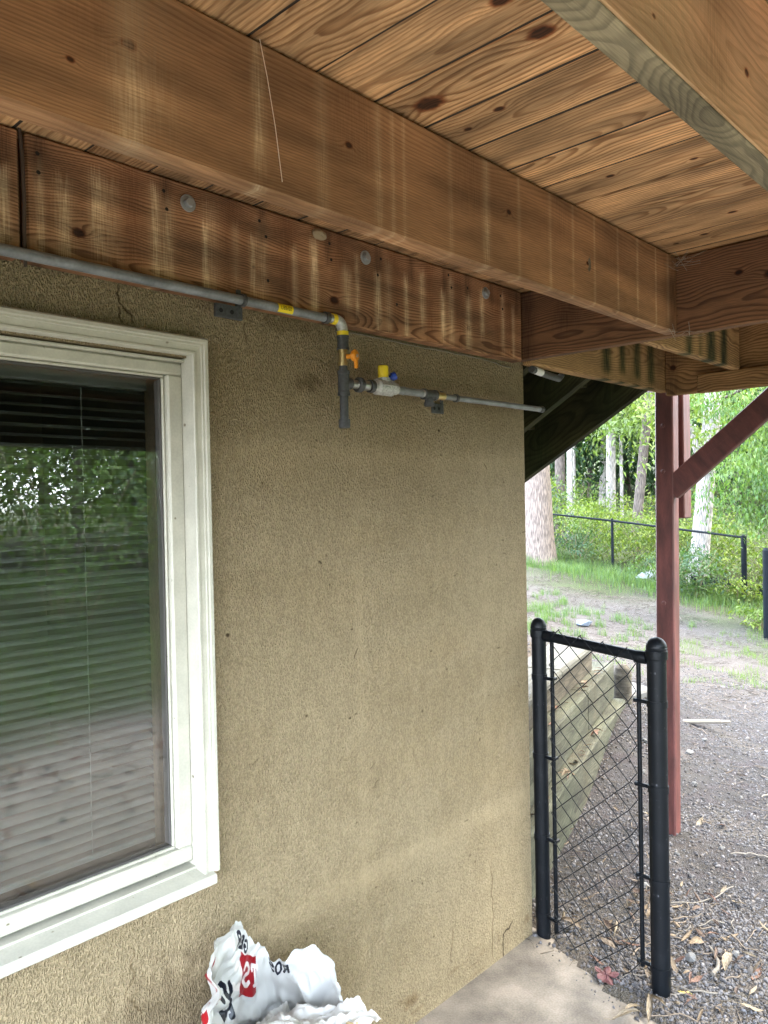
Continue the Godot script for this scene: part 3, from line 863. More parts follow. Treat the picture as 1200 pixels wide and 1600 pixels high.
func make_house() -> void:
	var house := thing("house", "olive tan stucco house with a white framed window under the deck", "house")
	var st := mat(lin(0.465, 0.364, 0.222), 0.93)
	st.albedo_texture = tex(M.stucco_tone)
	st.heightmap_enabled = true
	st.heightmap_texture = tex(M.stucco_relief)
	st.heightmap_scale = 1.2
	st.detail_enabled = true
	st.detail_albedo = tex(wall_marks())
	st.detail_blend_mode = BaseMaterial3D.BLEND_MODE_MUL
	st.detail_uv_layer = BaseMaterial3D.DETAIL_UV_2
	st.texture_repeat = true
	st.metallic_specular = 0.25
	var b := MB.new()
	b.second = Rect2(0.0, 0.0, 2.24, 2.24)
	var tl := 0.86
	var ts := Vector2(0.56, 1.12)
	var pane := func(x0: float, y0: float, x1: float, y1: float) -> void:
		b.quad(Vector3(x0, y0, 0), Vector3(x1, y0, 0), Vector3(x1, y1, 0), Vector3(x0, y1, 0), Vector2(x0, -y0) / ts, Vector2(x1, -y0) / ts, Vector2(x1, -y1) / ts, Vector2(x0, -y1) / ts)
	var HX0 := -0.44
	var HX1 := 0.936
	var HY0 := 0.68
	var HY1 := 1.815
	pane.call(-6.0, -0.3, HX0, 6.6)
	pane.call(HX0, -0.3, HX1, HY0)
	pane.call(HX0, HY1, HX1, 6.6)
	pane.call(HX1, -0.3, 2.234, 6.6)
	# reveal of the opening, then the outside corner and the thickness of the walls
	for q in [[Vector3(HX1, HY0, 0), Vector3(HX1, HY0, -0.2), Vector3(HX1, HY1, -0.2), Vector3(HX1, HY1, 0)], [Vector3(HX0, HY0, -0.2), Vector3(HX0, HY0, 0), Vector3(HX0, HY1, 0), Vector3(HX0, HY1, -0.2)], [Vector3(HX0, HY1, 0), Vector3(HX1, HY1, 0), Vector3(HX1, HY1, -0.2), Vector3(HX0, HY1, -0.2)], [Vector3(HX0, HY0, -0.2), Vector3(HX1, HY0, -0.2), Vector3(HX1, HY0, 0), Vector3(HX0, HY0, 0)]]:
		b.quad(q[0], q[1], q[2], q[3])
	var cr := 0.006
	b.quad(Vector3(2.24, -0.3, -cr), Vector3(2.24, -0.3, -8), Vector3(2.24, 6.6, -8), Vector3(2.24, 6.6, -cr), Vector2(0, 0.3) / tl, Vector2(8, 0.3) / tl, Vector2(8, -6.6) / tl, Vector2(0, -6.6) / tl)
	b.quad(Vector3(2.234, -0.3, 0), Vector3(2.24, -0.3, -cr), Vector3(2.24, 6.6, -cr), Vector3(2.234, 6.6, 0), Vector2(2.234, 0.3) / tl, Vector2(2.24, 0.3) / tl, Vector2(2.24, -6.6) / tl, Vector2(2.234, -6.6) / tl)
	b.quad(Vector3(2.24, -0.3, -8), Vector3(-6, -0.3, -8), Vector3(-6, 6.6, -8), Vector3(2.24, 6.6, -8))
	b.quad(Vector3(-6, -0.3, -8), Vector3(-6, -0.3, 0), Vector3(-6, 6.6, 0), Vector3(-6, 6.6, -8))
	obj("wall", b.mesh(), st, house)
	# rooms behind: inner walls, floors and roof with thickness
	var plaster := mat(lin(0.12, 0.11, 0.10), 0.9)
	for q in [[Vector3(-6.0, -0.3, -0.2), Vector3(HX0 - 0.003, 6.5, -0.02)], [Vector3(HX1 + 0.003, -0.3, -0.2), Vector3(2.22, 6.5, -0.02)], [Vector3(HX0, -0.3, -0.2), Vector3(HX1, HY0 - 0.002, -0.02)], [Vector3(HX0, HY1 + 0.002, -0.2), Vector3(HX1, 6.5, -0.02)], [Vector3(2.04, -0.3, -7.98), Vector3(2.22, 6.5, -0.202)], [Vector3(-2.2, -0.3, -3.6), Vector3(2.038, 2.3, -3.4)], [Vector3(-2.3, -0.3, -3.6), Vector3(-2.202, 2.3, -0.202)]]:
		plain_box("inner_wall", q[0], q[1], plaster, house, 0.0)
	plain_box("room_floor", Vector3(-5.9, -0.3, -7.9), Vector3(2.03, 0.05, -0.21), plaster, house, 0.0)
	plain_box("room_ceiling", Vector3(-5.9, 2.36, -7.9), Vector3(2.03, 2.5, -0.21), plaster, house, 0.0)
	var shingle := mat(lin(0.08, 0.075, 0.07), 0.9)
	var rf := MB.new()
	var ridge := 8.6
	var A := Vector3(-6.4, 6.55, 0.5)
	var B := Vector3(2.65, 6.55, 0.5)
	var C := Vector3(2.65, ridge, -4.0)
	var D := Vector3(-6.4, ridge, -4.0)
	var E := Vector3(2.65, 6.55, -8.5)
	var F := Vector3(-6.4, 6.55, -8.5)
	rf.quad(A, B, C, D)
	rf.quad(D, C, E, F)
	rf.quad(A, F, E, B)
	rf.tri(B, E, C)
	rf.tri(A, D, F)
	obj("roof", rf.mesh(), shingle, house)

	# window
	var wh := mat(lin(0.50, 0.482, 0.405), 0.5)
	wh.albedo_texture = tex(M.worn_white)
	wh.uv1_triplanar = true
	wh.uv1_scale = Vector3(1.3, 1.3, 1.3)
	var seal := mat(lin(0.06, 0.055, 0.05), 0.7)
	var win := Node3D.new()
	win.name = "window"
	house.add_child(win)
	win.set_meta("label", "white framed window with a lowered blind behind its glass")
	var X0 := -0.482
	var X1 := 0.963
	var Y0 := 0.697
	var Y1 := 1.857
	# casing with stepped, mitred moulding: profile (distance from the outer edge, depth)
	var prof := [[0.0, 0.001], [0.0, 0.026], [0.004, 0.031], [0.011, 0.031], [0.013, 0.027], [0.017, 0.027], [0.0185, 0.024], [0.030, 0.022], [0.032, 0.025], [0.036, 0.025], [0.038, 0.022], [0.038, -0.05]]
	var cas := MB.new()
	for k in prof.size() - 1:
		var p: Array = prof[k]
		var q: Array = prof[k + 1]
		# right upright, head, left upright
		cas.quad(Vector3(X1 - p[0], Y0, p[1]), Vector3(X1 - p[0], Y1 - p[0], p[1]), Vector3(X1 - q[0], Y1 - q[0], q[1]), Vector3(X1 - q[0], Y0, q[1]))
		cas.quad(Vector3(X1 - p[0], Y1 - p[0], p[1]), Vector3(X0 + p[0], Y1 - p[0], p[1]), Vector3(X0 + q[0], Y1 - q[0], q[1]), Vector3(X1 - q[0], Y1 - q[0], q[1]))
		cas.quad(Vector3(X0 + p[0], Y1 - p[0], p[1]), Vector3(X0 + p[0], Y0, p[1]), Vector3(X0 + q[0], Y0, q[1]), Vector3(X0 + q[0], Y1 - q[0], q[1]))
	cas.quad(Vector3(X1, Y0, 0.001), Vector3(X1, Y0, 0.026), Vector3(X1 - 0.038, Y0, 0.022), Vector3(X1 - 0.038, Y0, 0.001))
	obj("casing", cas.mesh(), wh, win)
	# sill with a sloping top and a drip nose
	var sl := MB.new()
	var sp := [[0.001, 0.674], [0.037, 0.674], [0.040, 0.677], [0.040, 0.692], [0.037, 0.6955], [-0.05, 0.706]]
	for k in sp.size() - 1:
		var p: Array = sp[k]
		var q: Array = sp[k + 1]
		sl.quad(Vector3(X0 - 0.01, p[1], p[0]), Vector3(X1 - 0.017, p[1], p[0]), Vector3(X1 - 0.017, q[1], q[0]), Vector3(X0 - 0.01, q[1], q[0]))
	for x in [X0 - 0.01, X1 - 0.017]:
		for k in range(1, 5):
			var a := Vector3(x, sp[0][1], sp[0][0])
			var bb := Vector3(x, sp[k][1], sp[k][0])
			var c := Vector3(x, sp[k + 1][1], sp[k + 1][0])
			if x > 0: sl.tri(a, c, bb)
			else: sl.tri(a, bb, c)
	obj("sill", sl.mesh(), wh, win)
	var frame := func(called: String, x0: float, x1: float, y0: float, y1: float, wd: float, z0: float, z1: float, m: Material, bev: float, wb: float = 0.0, wt: float = 0.0) -> void:
		if wb == 0.0: wb = wd
		if wt == 0.0: wt = wd
		plain_box(called, Vector3(x0, y0 + wb + 0.0005, z0), Vector3(x0 + wd, y1 - wt - 0.0005, z1), m, win, bev)
		plain_box(called, Vector3(x1 - wd, y0 + wb + 0.0005, z0), Vector3(x1, y1 - wt - 0.0005, z1), m, win, bev)
		plain_box(called, Vector3(x0, y1 - wt, z0), Vector3(x1, y1, z1), m, win, bev)
		plain_box(called, Vector3(x0, y0, z0), Vector3(x1, y0 + wb, z1), m, win, bev)
	frame.call("jamb", -0.433, 0.933, 0.700, 1.812, 0.0055, -0.07, -0.008, wh, 0.001)
	frame.call("sash", -0.426, 0.9265, 0.714, 1.8055, 0.037, -0.062, -0.020, wh, 0.004, 0.034, 0.026)
	frame.call("glazing_bead", -0.3885, 0.8890, 0.7485, 1.7790, 0.006, -0.05, -0.032, wh, 0.002)
	frame.call("gasket", -0.382, 0.8825, 0.755, 1.7725, 0.004, -0.058, -0.036, seal, 0.001)
	var gl := StandardMaterial3D.new()
	gl.albedo_color = Color(0.04, 0.07, 0.055, 0.03)
	gl.transparency = BaseMaterial3D.TRANSPARENCY_ALPHA
	gl.roughness = 0.0
	gl.metallic_specular = 0.5
	for z in [-0.044, -0.058]:
		var g := MB.new()
		g.box(Vector3(-0.3775, 0.7595, z), Vector3(0.878, 1.768, z + 0.003), 0.0)
		obj("pane", g.mesh(), gl, win)

	var blind := thing("venetian_blind", "pale horizontal slat blind hanging inside the window glass", "window blind")
	var bm := mat(lin(0.085, 0.10, 0.09), 0.5)
	plain_box("head_rail", Vector3(-0.40, 1.750, -0.135), Vector3(0.884, 1.80, -0.095), bm, blind, 0.003)
	var slat := MB.new()
	var rows := []
	for e in [-1.0, -0.5, 0.0, 0.5, 1.0]:
		var line := PackedVector3Array()
		for x in [-0.395, 0.884]:
			line.append(Vector3(x, 0.003 * (1.0 - e * e), 0.0115 * e))
		rows.append(line)
	slat.surface(rows)
	var sm := slat.mesh()
	var r := RandomNumberGenerator.new()
	r.seed = 4
	for k in 48:
		var y := 1.745 - 0.0205 * k
		var o := obj("slat", sm, bm, blind, Vector3(0, y + r.randf_range(-0.0008, 0.0008), -0.115))
		o.rotation.x = 0.36 + r.randf_range(-0.05, 0.05)
		o.rotation.z = r.randf_range(-0.0012, 0.0012)
	plain_box("bottom_rail", Vector3(-0.395, 0.754, -0.127), Vector3(0.884, 0.767, -0.103), bm, blind, 0.003)
	for x in [-0.2, 0.26, 0.735]:
		var c := MB.new()
		c.tube(PackedVector3Array([Vector3(x, 1.745, -0.1005), Vector3(x + 0.001, 1.3, -0.1005), Vector3(x, 0.77, -0.1005)]), PackedFloat32Array([0.0009, 0.0009, 0.0009]), 6)
		obj("ladder_cord", c.mesh(), bm, blind)


# ------------------------------------------------------------------ pipes and wires
func make_pipes() -> void:
	var grey := mat(lin(0.27, 0.285, 0.30), 0.42)
	grey.albedo_texture = tex(M.worn_picture)
	grey.uv1_triplanar = true
	grey.uv1_scale = Vector3(0.8, 0.8, 0.8)
	var iron := mat(lin(0.075, 0.078, 0.082), 0.55)
	iron.albedo_texture = tex(M.worn_picture)
	iron.heightmap_enabled = true
	iron.heightmap_texture = tex(M.stucco_relief)
	iron.heightmap_scale = 0.05
	iron.uv1_triplanar = true
	iron.uv1_scale = Vector3(6, 6, 6)
	var zinc := mat(lin(0.40, 0.40, 0.39), 0.38, 0.75)
	var brass := mat(lin(0.50, 0.38, 0.17), 0.4, 0.8)
	var alloy := mat(lin(0.62, 0.62, 0.60), 0.5, 0.3)
	alloy.albedo_texture = tex(M.worn_picture)
	alloy.uv1_triplanar = true
	alloy.uv1_scale = Vector3(8, 8, 8)
	var yellow := mat(lin(0.72, 0.55, 0.02), 0.5)
	var orange := mat(lin(0.66, 0.24, 0.01), 0.42)
	var blue := mat(lin(0.015, 0.05, 0.30), 0.45)
	var g := thing("gas_pipe", "grey gas pipe along the wall above the window, with orange valve and yellow capped regulator", "gas pipe")
	var Z := 0.058
	var Y := 1.7935
	var along := func(called: String, m: Material, x0: float, ds: Array, rs: Array, y: float, sides: int = 18, z: float = Z) -> Node3D:
		var b := MB.new()
		b.lathe(Vector3(x0, y, z), Vector3.RIGHT, ds, rs, sides)
		return obj(called, b.mesh(), m, g)
	var down := func(called: String, m: Material, y0: float, ds: Array, rs: Array, sides: int = 18) -> Node3D:
		var b := MB.new()
		b.lathe(Vector3(1.338, y0, Z), Vector3.DOWN, ds, rs, sides)
		return obj(called, b.mesh(), m, g)
	along.call("pipe", grey, -2.6, [0.0, 3.882], [0.0105, 0.0105], 1.9465, 24)
	along.call("collar", iron, 1.277, [0.0, 0.0, 0.012, 0.012], [0.0105, 0.0145, 0.0145, 0.011], 1.9475)
	along.call("pipe_end", zinc, 1.289, [0.0, 0.02], [0.0112, 0.0112], 1.948)
	along.call("yellow_tape", yellow, 1.301, [0.0, 0.0005, 0.012, 0.0125], [0.0112, 0.0130, 0.0134, 0.0115], 1.948)
	var e := MB.new()
	var path := PackedVector3Array([Vector3(1.309, 1.948, Z)])
	var rad := PackedFloat32Array([0.0122])
	for k in 9:
		var a := PI / 2 * k / 8.0
		path.append(Vector3(1.313 + 0.025 * sin(a), 1.923 + 0.025 * cos(a), Z))
		rad.append(0.0125 + 0.0012 * sin(a * 2.0))
	path.append(Vector3(1.338, 1.917, Z))
	rad.append(0.0135)
	e.tube(path, rad, 18)
	obj("elbow", e.mesh(), alloy, g)
	down.call("yellow_tape", yellow, 1.922, [0.0, 0.0005, 0.0105, 0.011], [0.0125, 0.0146, 0.0146, 0.0125])
	down.call("coupling", iron, 1.911, [0.0, 0.0, 0.004, 0.005, 0.028, 0.029, 0.035, 0.035], [0.011, 0.0155, 0.0155, 0.0142, 0.0142, 0.0158, 0.0158, 0.010])
	var v: Node3D = down.call("valve", brass, 1.876, [0.0, 0.0, 0.008, 0.009, 0.03, 0.031, 0.040, 0.040], [0.009, 0.0128, 0.0128, 0.0105, 0.0105, 0.0128, 0.0128, 0.009], 6)
	var hd := MB.new()
	hd.lathe(Vector3(1.340, 1.858, Z + 0.012), Vector3(0.35, 0, 1), [0.0, 0.014], [0.006, 0.006], 12)
	hd.lathe(Vector3(1.3455, 1.858, Z + 0.026), Vector3(0.35, 0, 1), [0.0, 0.0, 0.002, 0.010, 0.012, 0.012], [0.0, 0.0125, 0.0138, 0.0138, 0.012, 0.0], 20)
	var handle := obj("valve_handle", hd.mesh(), orange, v)
	var lev := MB.new()
	lev.box(Vector3(-0.0062, -0.030, -0.0035), Vector3(0.0062, 0.004, 0.0045), 0.0025)
	lev.box(Vector3(-0.0075, 0.006, -0.003), Vector3(0.0075, 0.0168, 0.004), 0.003)
	var lv := obj("valve_lever", lev.mesh(), orange, v, Vector3(1.3485, 1.857, Z + 0.033))
	lv.rotation = Vector3(0.0, 0.33, 0.06)
	var sc := MB.new()
	sc.lathe(Vector3(1.3497, 1.858, Z + 0.0378), Vector3(0.35, 0, 1), [0.0, 0.0018, 0.0022, 0.0022], [0.0045, 0.0045, 0.0035, 0.0], 12)
	obj("handle_screw", sc.mesh(), zinc, v)
	down.call("nipple", iron, 1.836, [0.0, 0.02], [0.0105, 0.0105])
	down.call("tee", iron, 1.824, [0.0, 0.0, 0.008, 0.009, 0.053, 0.054, 0.062, 0.062], [0.010, 0.0158, 0.0158, 0.0142, 0.0142, 0.0158, 0.0158, 0.010])
	along.call("tee_branch", iron, 1.340, [0.0, 0.020, 0.020], [0.0135, 0.0150, 0.010], Y)
	down.call("drip_leg", iron, 1.762, [0.0, 0.065], [0.0108, 0.0108])
	down.call("drip_cap", iron, 1.703, [0.0, 0.0, 0.003, 0.018, 0.022, 0.022], [0.0108, 0.0138, 0.0146, 0.0146, 0.0125, 0.0])
	along.call("nipple", zinc, 1.360, [0.0, 0.026], [0.0108, 0.0108], Y)
	along.call("union", iron, 1.384, [0.0, 0.0, 0.004, 0.013, 0.018, 0.018], [0.010, 0.0165, 0.0195, 0.0195, 0.016, 0.010], Y + 0.0005)
	along.call("hex_nut", zinc, 1.403, [0.0, 0.0, 0.022, 0.022], [0.010, 0.0138, 0.0138, 0.010], Y + 0.001, 6)
	along.call("collar", iron, 1.428, [0.0, 0.0, 0.014, 0.014], [0.012, 0.0165, 0.0165, 0.012], Y + 0.001)
	# pressure regulator: ribbed light alloy body, yellow vent cap, blue knob
	var body := MB.new()
	body.lathe(Vector3(1.442, Y + 0.002, Z), Vector3.RIGHT, [0.0, 0.0, 0.008, 0.014, 0.07, 0.078, 0.088, 0.088], [0.012, 0.0165, 0.0175, 0.0215, 0.0215, 0.0165, 0.0160, 0.010], 20)
	for k in 5:
		body.box(Vector3(1.457 + 0.0005, Y + 0.004 + 0.0045 * k, Z + 0.012 - k * 0.002), Vector3(1.513, Y + 0.0062 + 0.0045 * k, Z + 0.026 - k * 0.0042), 0.0008)
	body.lathe(Vector3(1.484, Y + 0.017, Z), Vector3.UP, [0.0, 0.010, 0.010], [0.017, 0.017, 0.0], 18)
	var reg := obj("regulator", body.mesh(), alloy, g)
	var yc := MB.new()
	yc.lathe(Vector3(1.482, Y + 0.026, Z), Vector3.UP, [0.0, 0.0, 0.006, 0.0065, 0.0095, 0.010, 0.030, 0.033, 0.033], [0.010, 0.0142, 0.0142, 0.0132, 0.0132, 0.0142, 0.0142, 0.0125, 0.0], 20)
	obj("yellow_cap", yc.mesh(), yellow, reg)
	var bk := MB.new()
	bk.lathe(Vector3(1.503, Y + 0.028, Z), Vector3(0.5, 0.28, 0.45), [0.0, 0.008, 0.008, 0.020, 0.022, 0.022], [0.007, 0.007, 0.011, 0.011, 0.009, 0.0], 16)
	obj("blue_knob", bk.mesh(), blue, reg)
	along.call("nipple", grey, 1.528, [0.0, 0.03, 0.03, 0.036, 0.036, 0.125], [0.0108, 0.0108, 0.0118, 0.0118, 0.0106, 0.0106], Y)
	along.call("tee", iron, 1.643, [0.0, 0.0, 0.008, 0.009, 0.044, 0.045, 0.053, 0.053], [0.010, 0.0155, 0.0155, 0.0135, 0.0135, 0.0155, 0.0155, 0.010], Y - 0.001)
	var dn := MB.new()
	dn.lathe(Vector3(1.668, Y - 0.008, Z), Vector3.DOWN, [0.0, 0.015, 0.015, 0.024, 0.026, 0.026], [0.0125, 0.0125, 0.0145, 0.0145, 0.012, 0.0], 16)
	obj("plug", dn.mesh(), iron, g)
	along.call("compression_nut", brass, 1.698, [0.0, 0.0, 0.014, 0.015, 0.022, 0.023, 0.036, 0.036], [0.008, 0.0125, 0.0125, 0.0098, 0.0098, 0.0112, 0.0112, 0.008], Y - 0.001, 8)
	along.call("pipe", grey, 1.734, [0.0, 0.512], [0.0086, 0.0086], Y - 0.001, 20)
	along.call("end_fitting", iron, 2.243, [0.0, 0.0, 0.016, 0.018, 0.018], [0.0086, 0.0112, 0.0112, 0.009, 0.0], Y - 0.001)
	var thr := MB.new()
	for q in [[1.362, 0.0109], [1.380, 0.0109], [1.530, 0.0109], [1.636, 0.0107]]:
		for k in 5:
			thr.lathe(Vector3(q[0] + 0.0016 * k, Y, Z), Vector3.RIGHT, [0.0, 0.0004, 0.0008], [q[1], q[1] + 0.0005, q[1]], 16)
	obj("thread", thr.mesh(), zinc, g)
	# clips that hold it to the wall
	var clip := func(x: float, y: float, wide: float, plate: float) -> void:
		var c := MB.new()
		c.box(Vector3(x - plate, y - 0.041, 0.001 if y < 1.9 else 0.036), Vector3(x + 0.008, y - 0.012, 0.006 if y < 1.9 else 0.046), 0.001)
		c.box(Vector3(x - 0.006, y - 0.04, 0.001 if y < 1.9 else 0.036), Vector3(x + 0.004, y + 0.026, 0.008 if y < 1.9 else 0.047), 0.001)
		c.lathe(Vector3(x - 0.005, y, Z), Vector3.RIGHT, [0.0, 0.0, 0.009, 0.009], [wide, wide + 0.0035, wide + 0.0035, wide], 20)
		var o := obj("clip", c.mesh(), iron, g)
		for dx in [0.34, 0.80]:
			var h := MB.new()
			h.lathe(Vector3(x - plate * dx, y - 0.027, 0.0062 if y < 1.9 else 0.0462), Vector3.BACK, [0.0, 0.0009, 0.0009], [0.0052, 0.0046, 0.0], 12)
			obj("clip_hole", h.mesh(), mat(lin(0.008, 0.008, 0.009), 0.9), o)
	clip.call(1.035, 1.9465, 0.0105, 0.062)
	clip.call(1.790, Y - 0.001, 0.0086, 0.046)
	# yellow printed label on the pipe
	var lab := MB.new()
	var rows := []
	for k in 9:
		var a := -1.15 + 2.3 * k / 8.0
		var line := PackedVector3Array()
		for x in [1.128, 1.172]:
			line.append(Vector3(x, 1.9465 + 0.0108 * sin(a), Z + 0.0108 * cos(a)))
		rows.append(line)
	lab.surface(rows)
	var lm := mat(Color.WHITE, 0.55)
	lm.albedo_texture = tex(label_picture())
	obj("yellow_label", lab.mesh(), lm, g)

	# grey conduit with a white sleeve, under the landing
	var c2 := thing("grey_conduit", "short grey conduit with a white sleeve under the landing joist at the wall corner", "conduit")
	var cp := MB.new()
	cp.tube(PackedVector3Array([Vector3(2.243, 1.930, 0.028), Vector3(2.36, 1.925, 0.016), Vector3(2.50, 1.93, -0.02), Vector3(2.62, 1.96, -0.08)]), PackedFloat32Array([0.012, 0.012, 0.012, 0.012]), 14)
	obj("tube", cp.mesh(), iron, c2)
	var sv := MB.new()
	sv.tube(PackedVector3Array([Vector3(2.265, 1.9296, 0.027), Vector3(2.315, 1.9272, 0.0212)]), PackedFloat32Array([0.0127, 0.0127]), 14)
	obj("white_sleeve", sv.mesh(), mat(lin(0.7, 0.7, 0.7), 0.5), c2)

	# thin cable along the bottom of the ledger
	var cb := MB.new()
	var cpth := PackedVector3Array()
	var cr := PackedFloat32Array()
	var wn := fnl(71, 3.0)
	for k in 40:
		var x := lerpf(1.36, 2.15, k / 39.0)
		cpth.append(Vector3(x, 1.938 + wn.get_noise_1d(x * 2.0) * 0.005 - (0.012 * smoothstep(2.0, 2.15, x)), 0.0075))
		cr.append(0.0022)
	cb.tube(cpth, cr, 8)
	tag(obj("cable", cb.mesh(), mat(lin(0.16, 0.14, 0.10), 0.8)), "thin olive cable tucked under the ledger board above the pipe", "cable")
	var cord := MB.new()
	cord.tube(PackedVector3Array([Vector3(0.570, 2.18, 0.036), Vector3(0.571, 2.12, 0.044), Vector3(0.5725, 2.05, 0.0435), Vector3(0.571, 1.99, 0.0438), Vector3(0.572, 1.93, 0.042)]), PackedFloat32Array([0.0034, 0.0034, 0.0034, 0.0034, 0.0034]), 8)
	tag(obj("brown_cord", cord.mesh(), mat(lin(0.055, 0.035, 0.025), 0.7)), "dark brown cord hanging in the seam of the ledger board", "cord")
	var th := MB.new()
	th.tube(PackedVector3Array([Vector3(0.706, 2.172, 0.5575), Vector3(0.715, 2.12, 0.5615), Vector3(0.728, 2.05, 0.562), Vector3(0.742, 1.976, 0.558)]), PackedFloat32Array([0.0006, 0.0006, 0.0006, 0.0006]), 5)
	tag(obj("web_thread", th.mesh(), mat(lin(0.75, 0.62, 0.5), 0.5)), "pale slanting thread of cobweb on the big joist", "cobweb")
	# cobweb in the corner where the big joist meets the rim
	var wr := RandomNumberGenerator.new()
	wr.seed = 12
	var cw := MB.new()
	for k in 22:
		var low := k > 11
		var c := Vector3(2.165, 2.15, 0.565) if not low else Vector3(2.185, 1.95, 0.545)
		var p := c + Vector3(wr.randf_range(-0.10, 0.01), wr.randf_range(-0.03, 0.02) if not low else wr.randf_range(-0.012, 0.02), wr.randf_range(0.0, 0.09))
		var q := c + Vector3(wr.randf_range(-0.05, 0.012), wr.randf_range(-0.05, 0.02) if not low else wr.randf_range(-0.015, 0.01), wr.randf_range(-0.01, 0.05))
		cw.tube(PackedVector3Array([p, p.lerp(q, 0.5) + Vector3(0, -0.004, 0.002), q]), PackedFloat32Array([0.0005, 0.0005, 0.0005]), 4, false)
	tag(obj("cobweb", cw.mesh(), mat(lin(0.26, 0.23, 0.19), 0.7)), "tangled dusty cobweb in the corner of big joist and rim board", "cobweb")
	var mud := MB.new()
	var mr := []
	var mn := fnl(77, 60.0)
	for j in 9:
		var line := PackedVector3Array()
		for i in 15:
			var a := TAU * i / 14.0
			var q := PI * j / 8.0
			var d := Vector3(sin(q) * cos(a) * 0.022, sin(q) * sin(a) * 0.012, cos(q) * 0.010)
			line.append(d * (1.0 + 0.4 * mn.get_noise_3dv(d * 40.0)))
		mr.append(line)
	mud.surface(mr, true)
	tag(obj("mud_nest", mud.mesh(), mat(lin(0.30, 0.24, 0.15), 0.95), null, Vector3(1.279, 2.152, 0.044)), "small tan mud nest stuck to the top of the ledger board", "insect nest")


func label_picture() -> Image:
	var im := Image.create(132, 48, false, Image.FORMAT_RGB8)
	im.fill(Color(0.88, 0.78, 0.05))
	# a row of digits as seven short bars each: 179 8406
	var segs := {"1": "bc", "7": "abc", "9": "abcdfg", "8": "abcdefg", "4": "bcfg", "0": "abcdef", "6": "acdefg"}
	var x := 14
	for ch in "1798406":
		for s in segs[ch]:
			var q: Rect2i = {"a": Rect2i(0, 0, 9, 3), "b": Rect2i(7, 0, 3, 9), "c": Rect2i(7, 9, 3, 9), "d": Rect2i(0, 16, 9, 3), "e": Rect2i(0, 9, 3, 9), "f": Rect2i(0, 0, 3, 9), "g": Rect2i(0, 8, 9, 3)}[s]
			im.fill_rect(Rect2i(q.position + Vector2i(x, 16), q.size), Color(0.12, 0.10, 0.03))
		x += 15
	return im


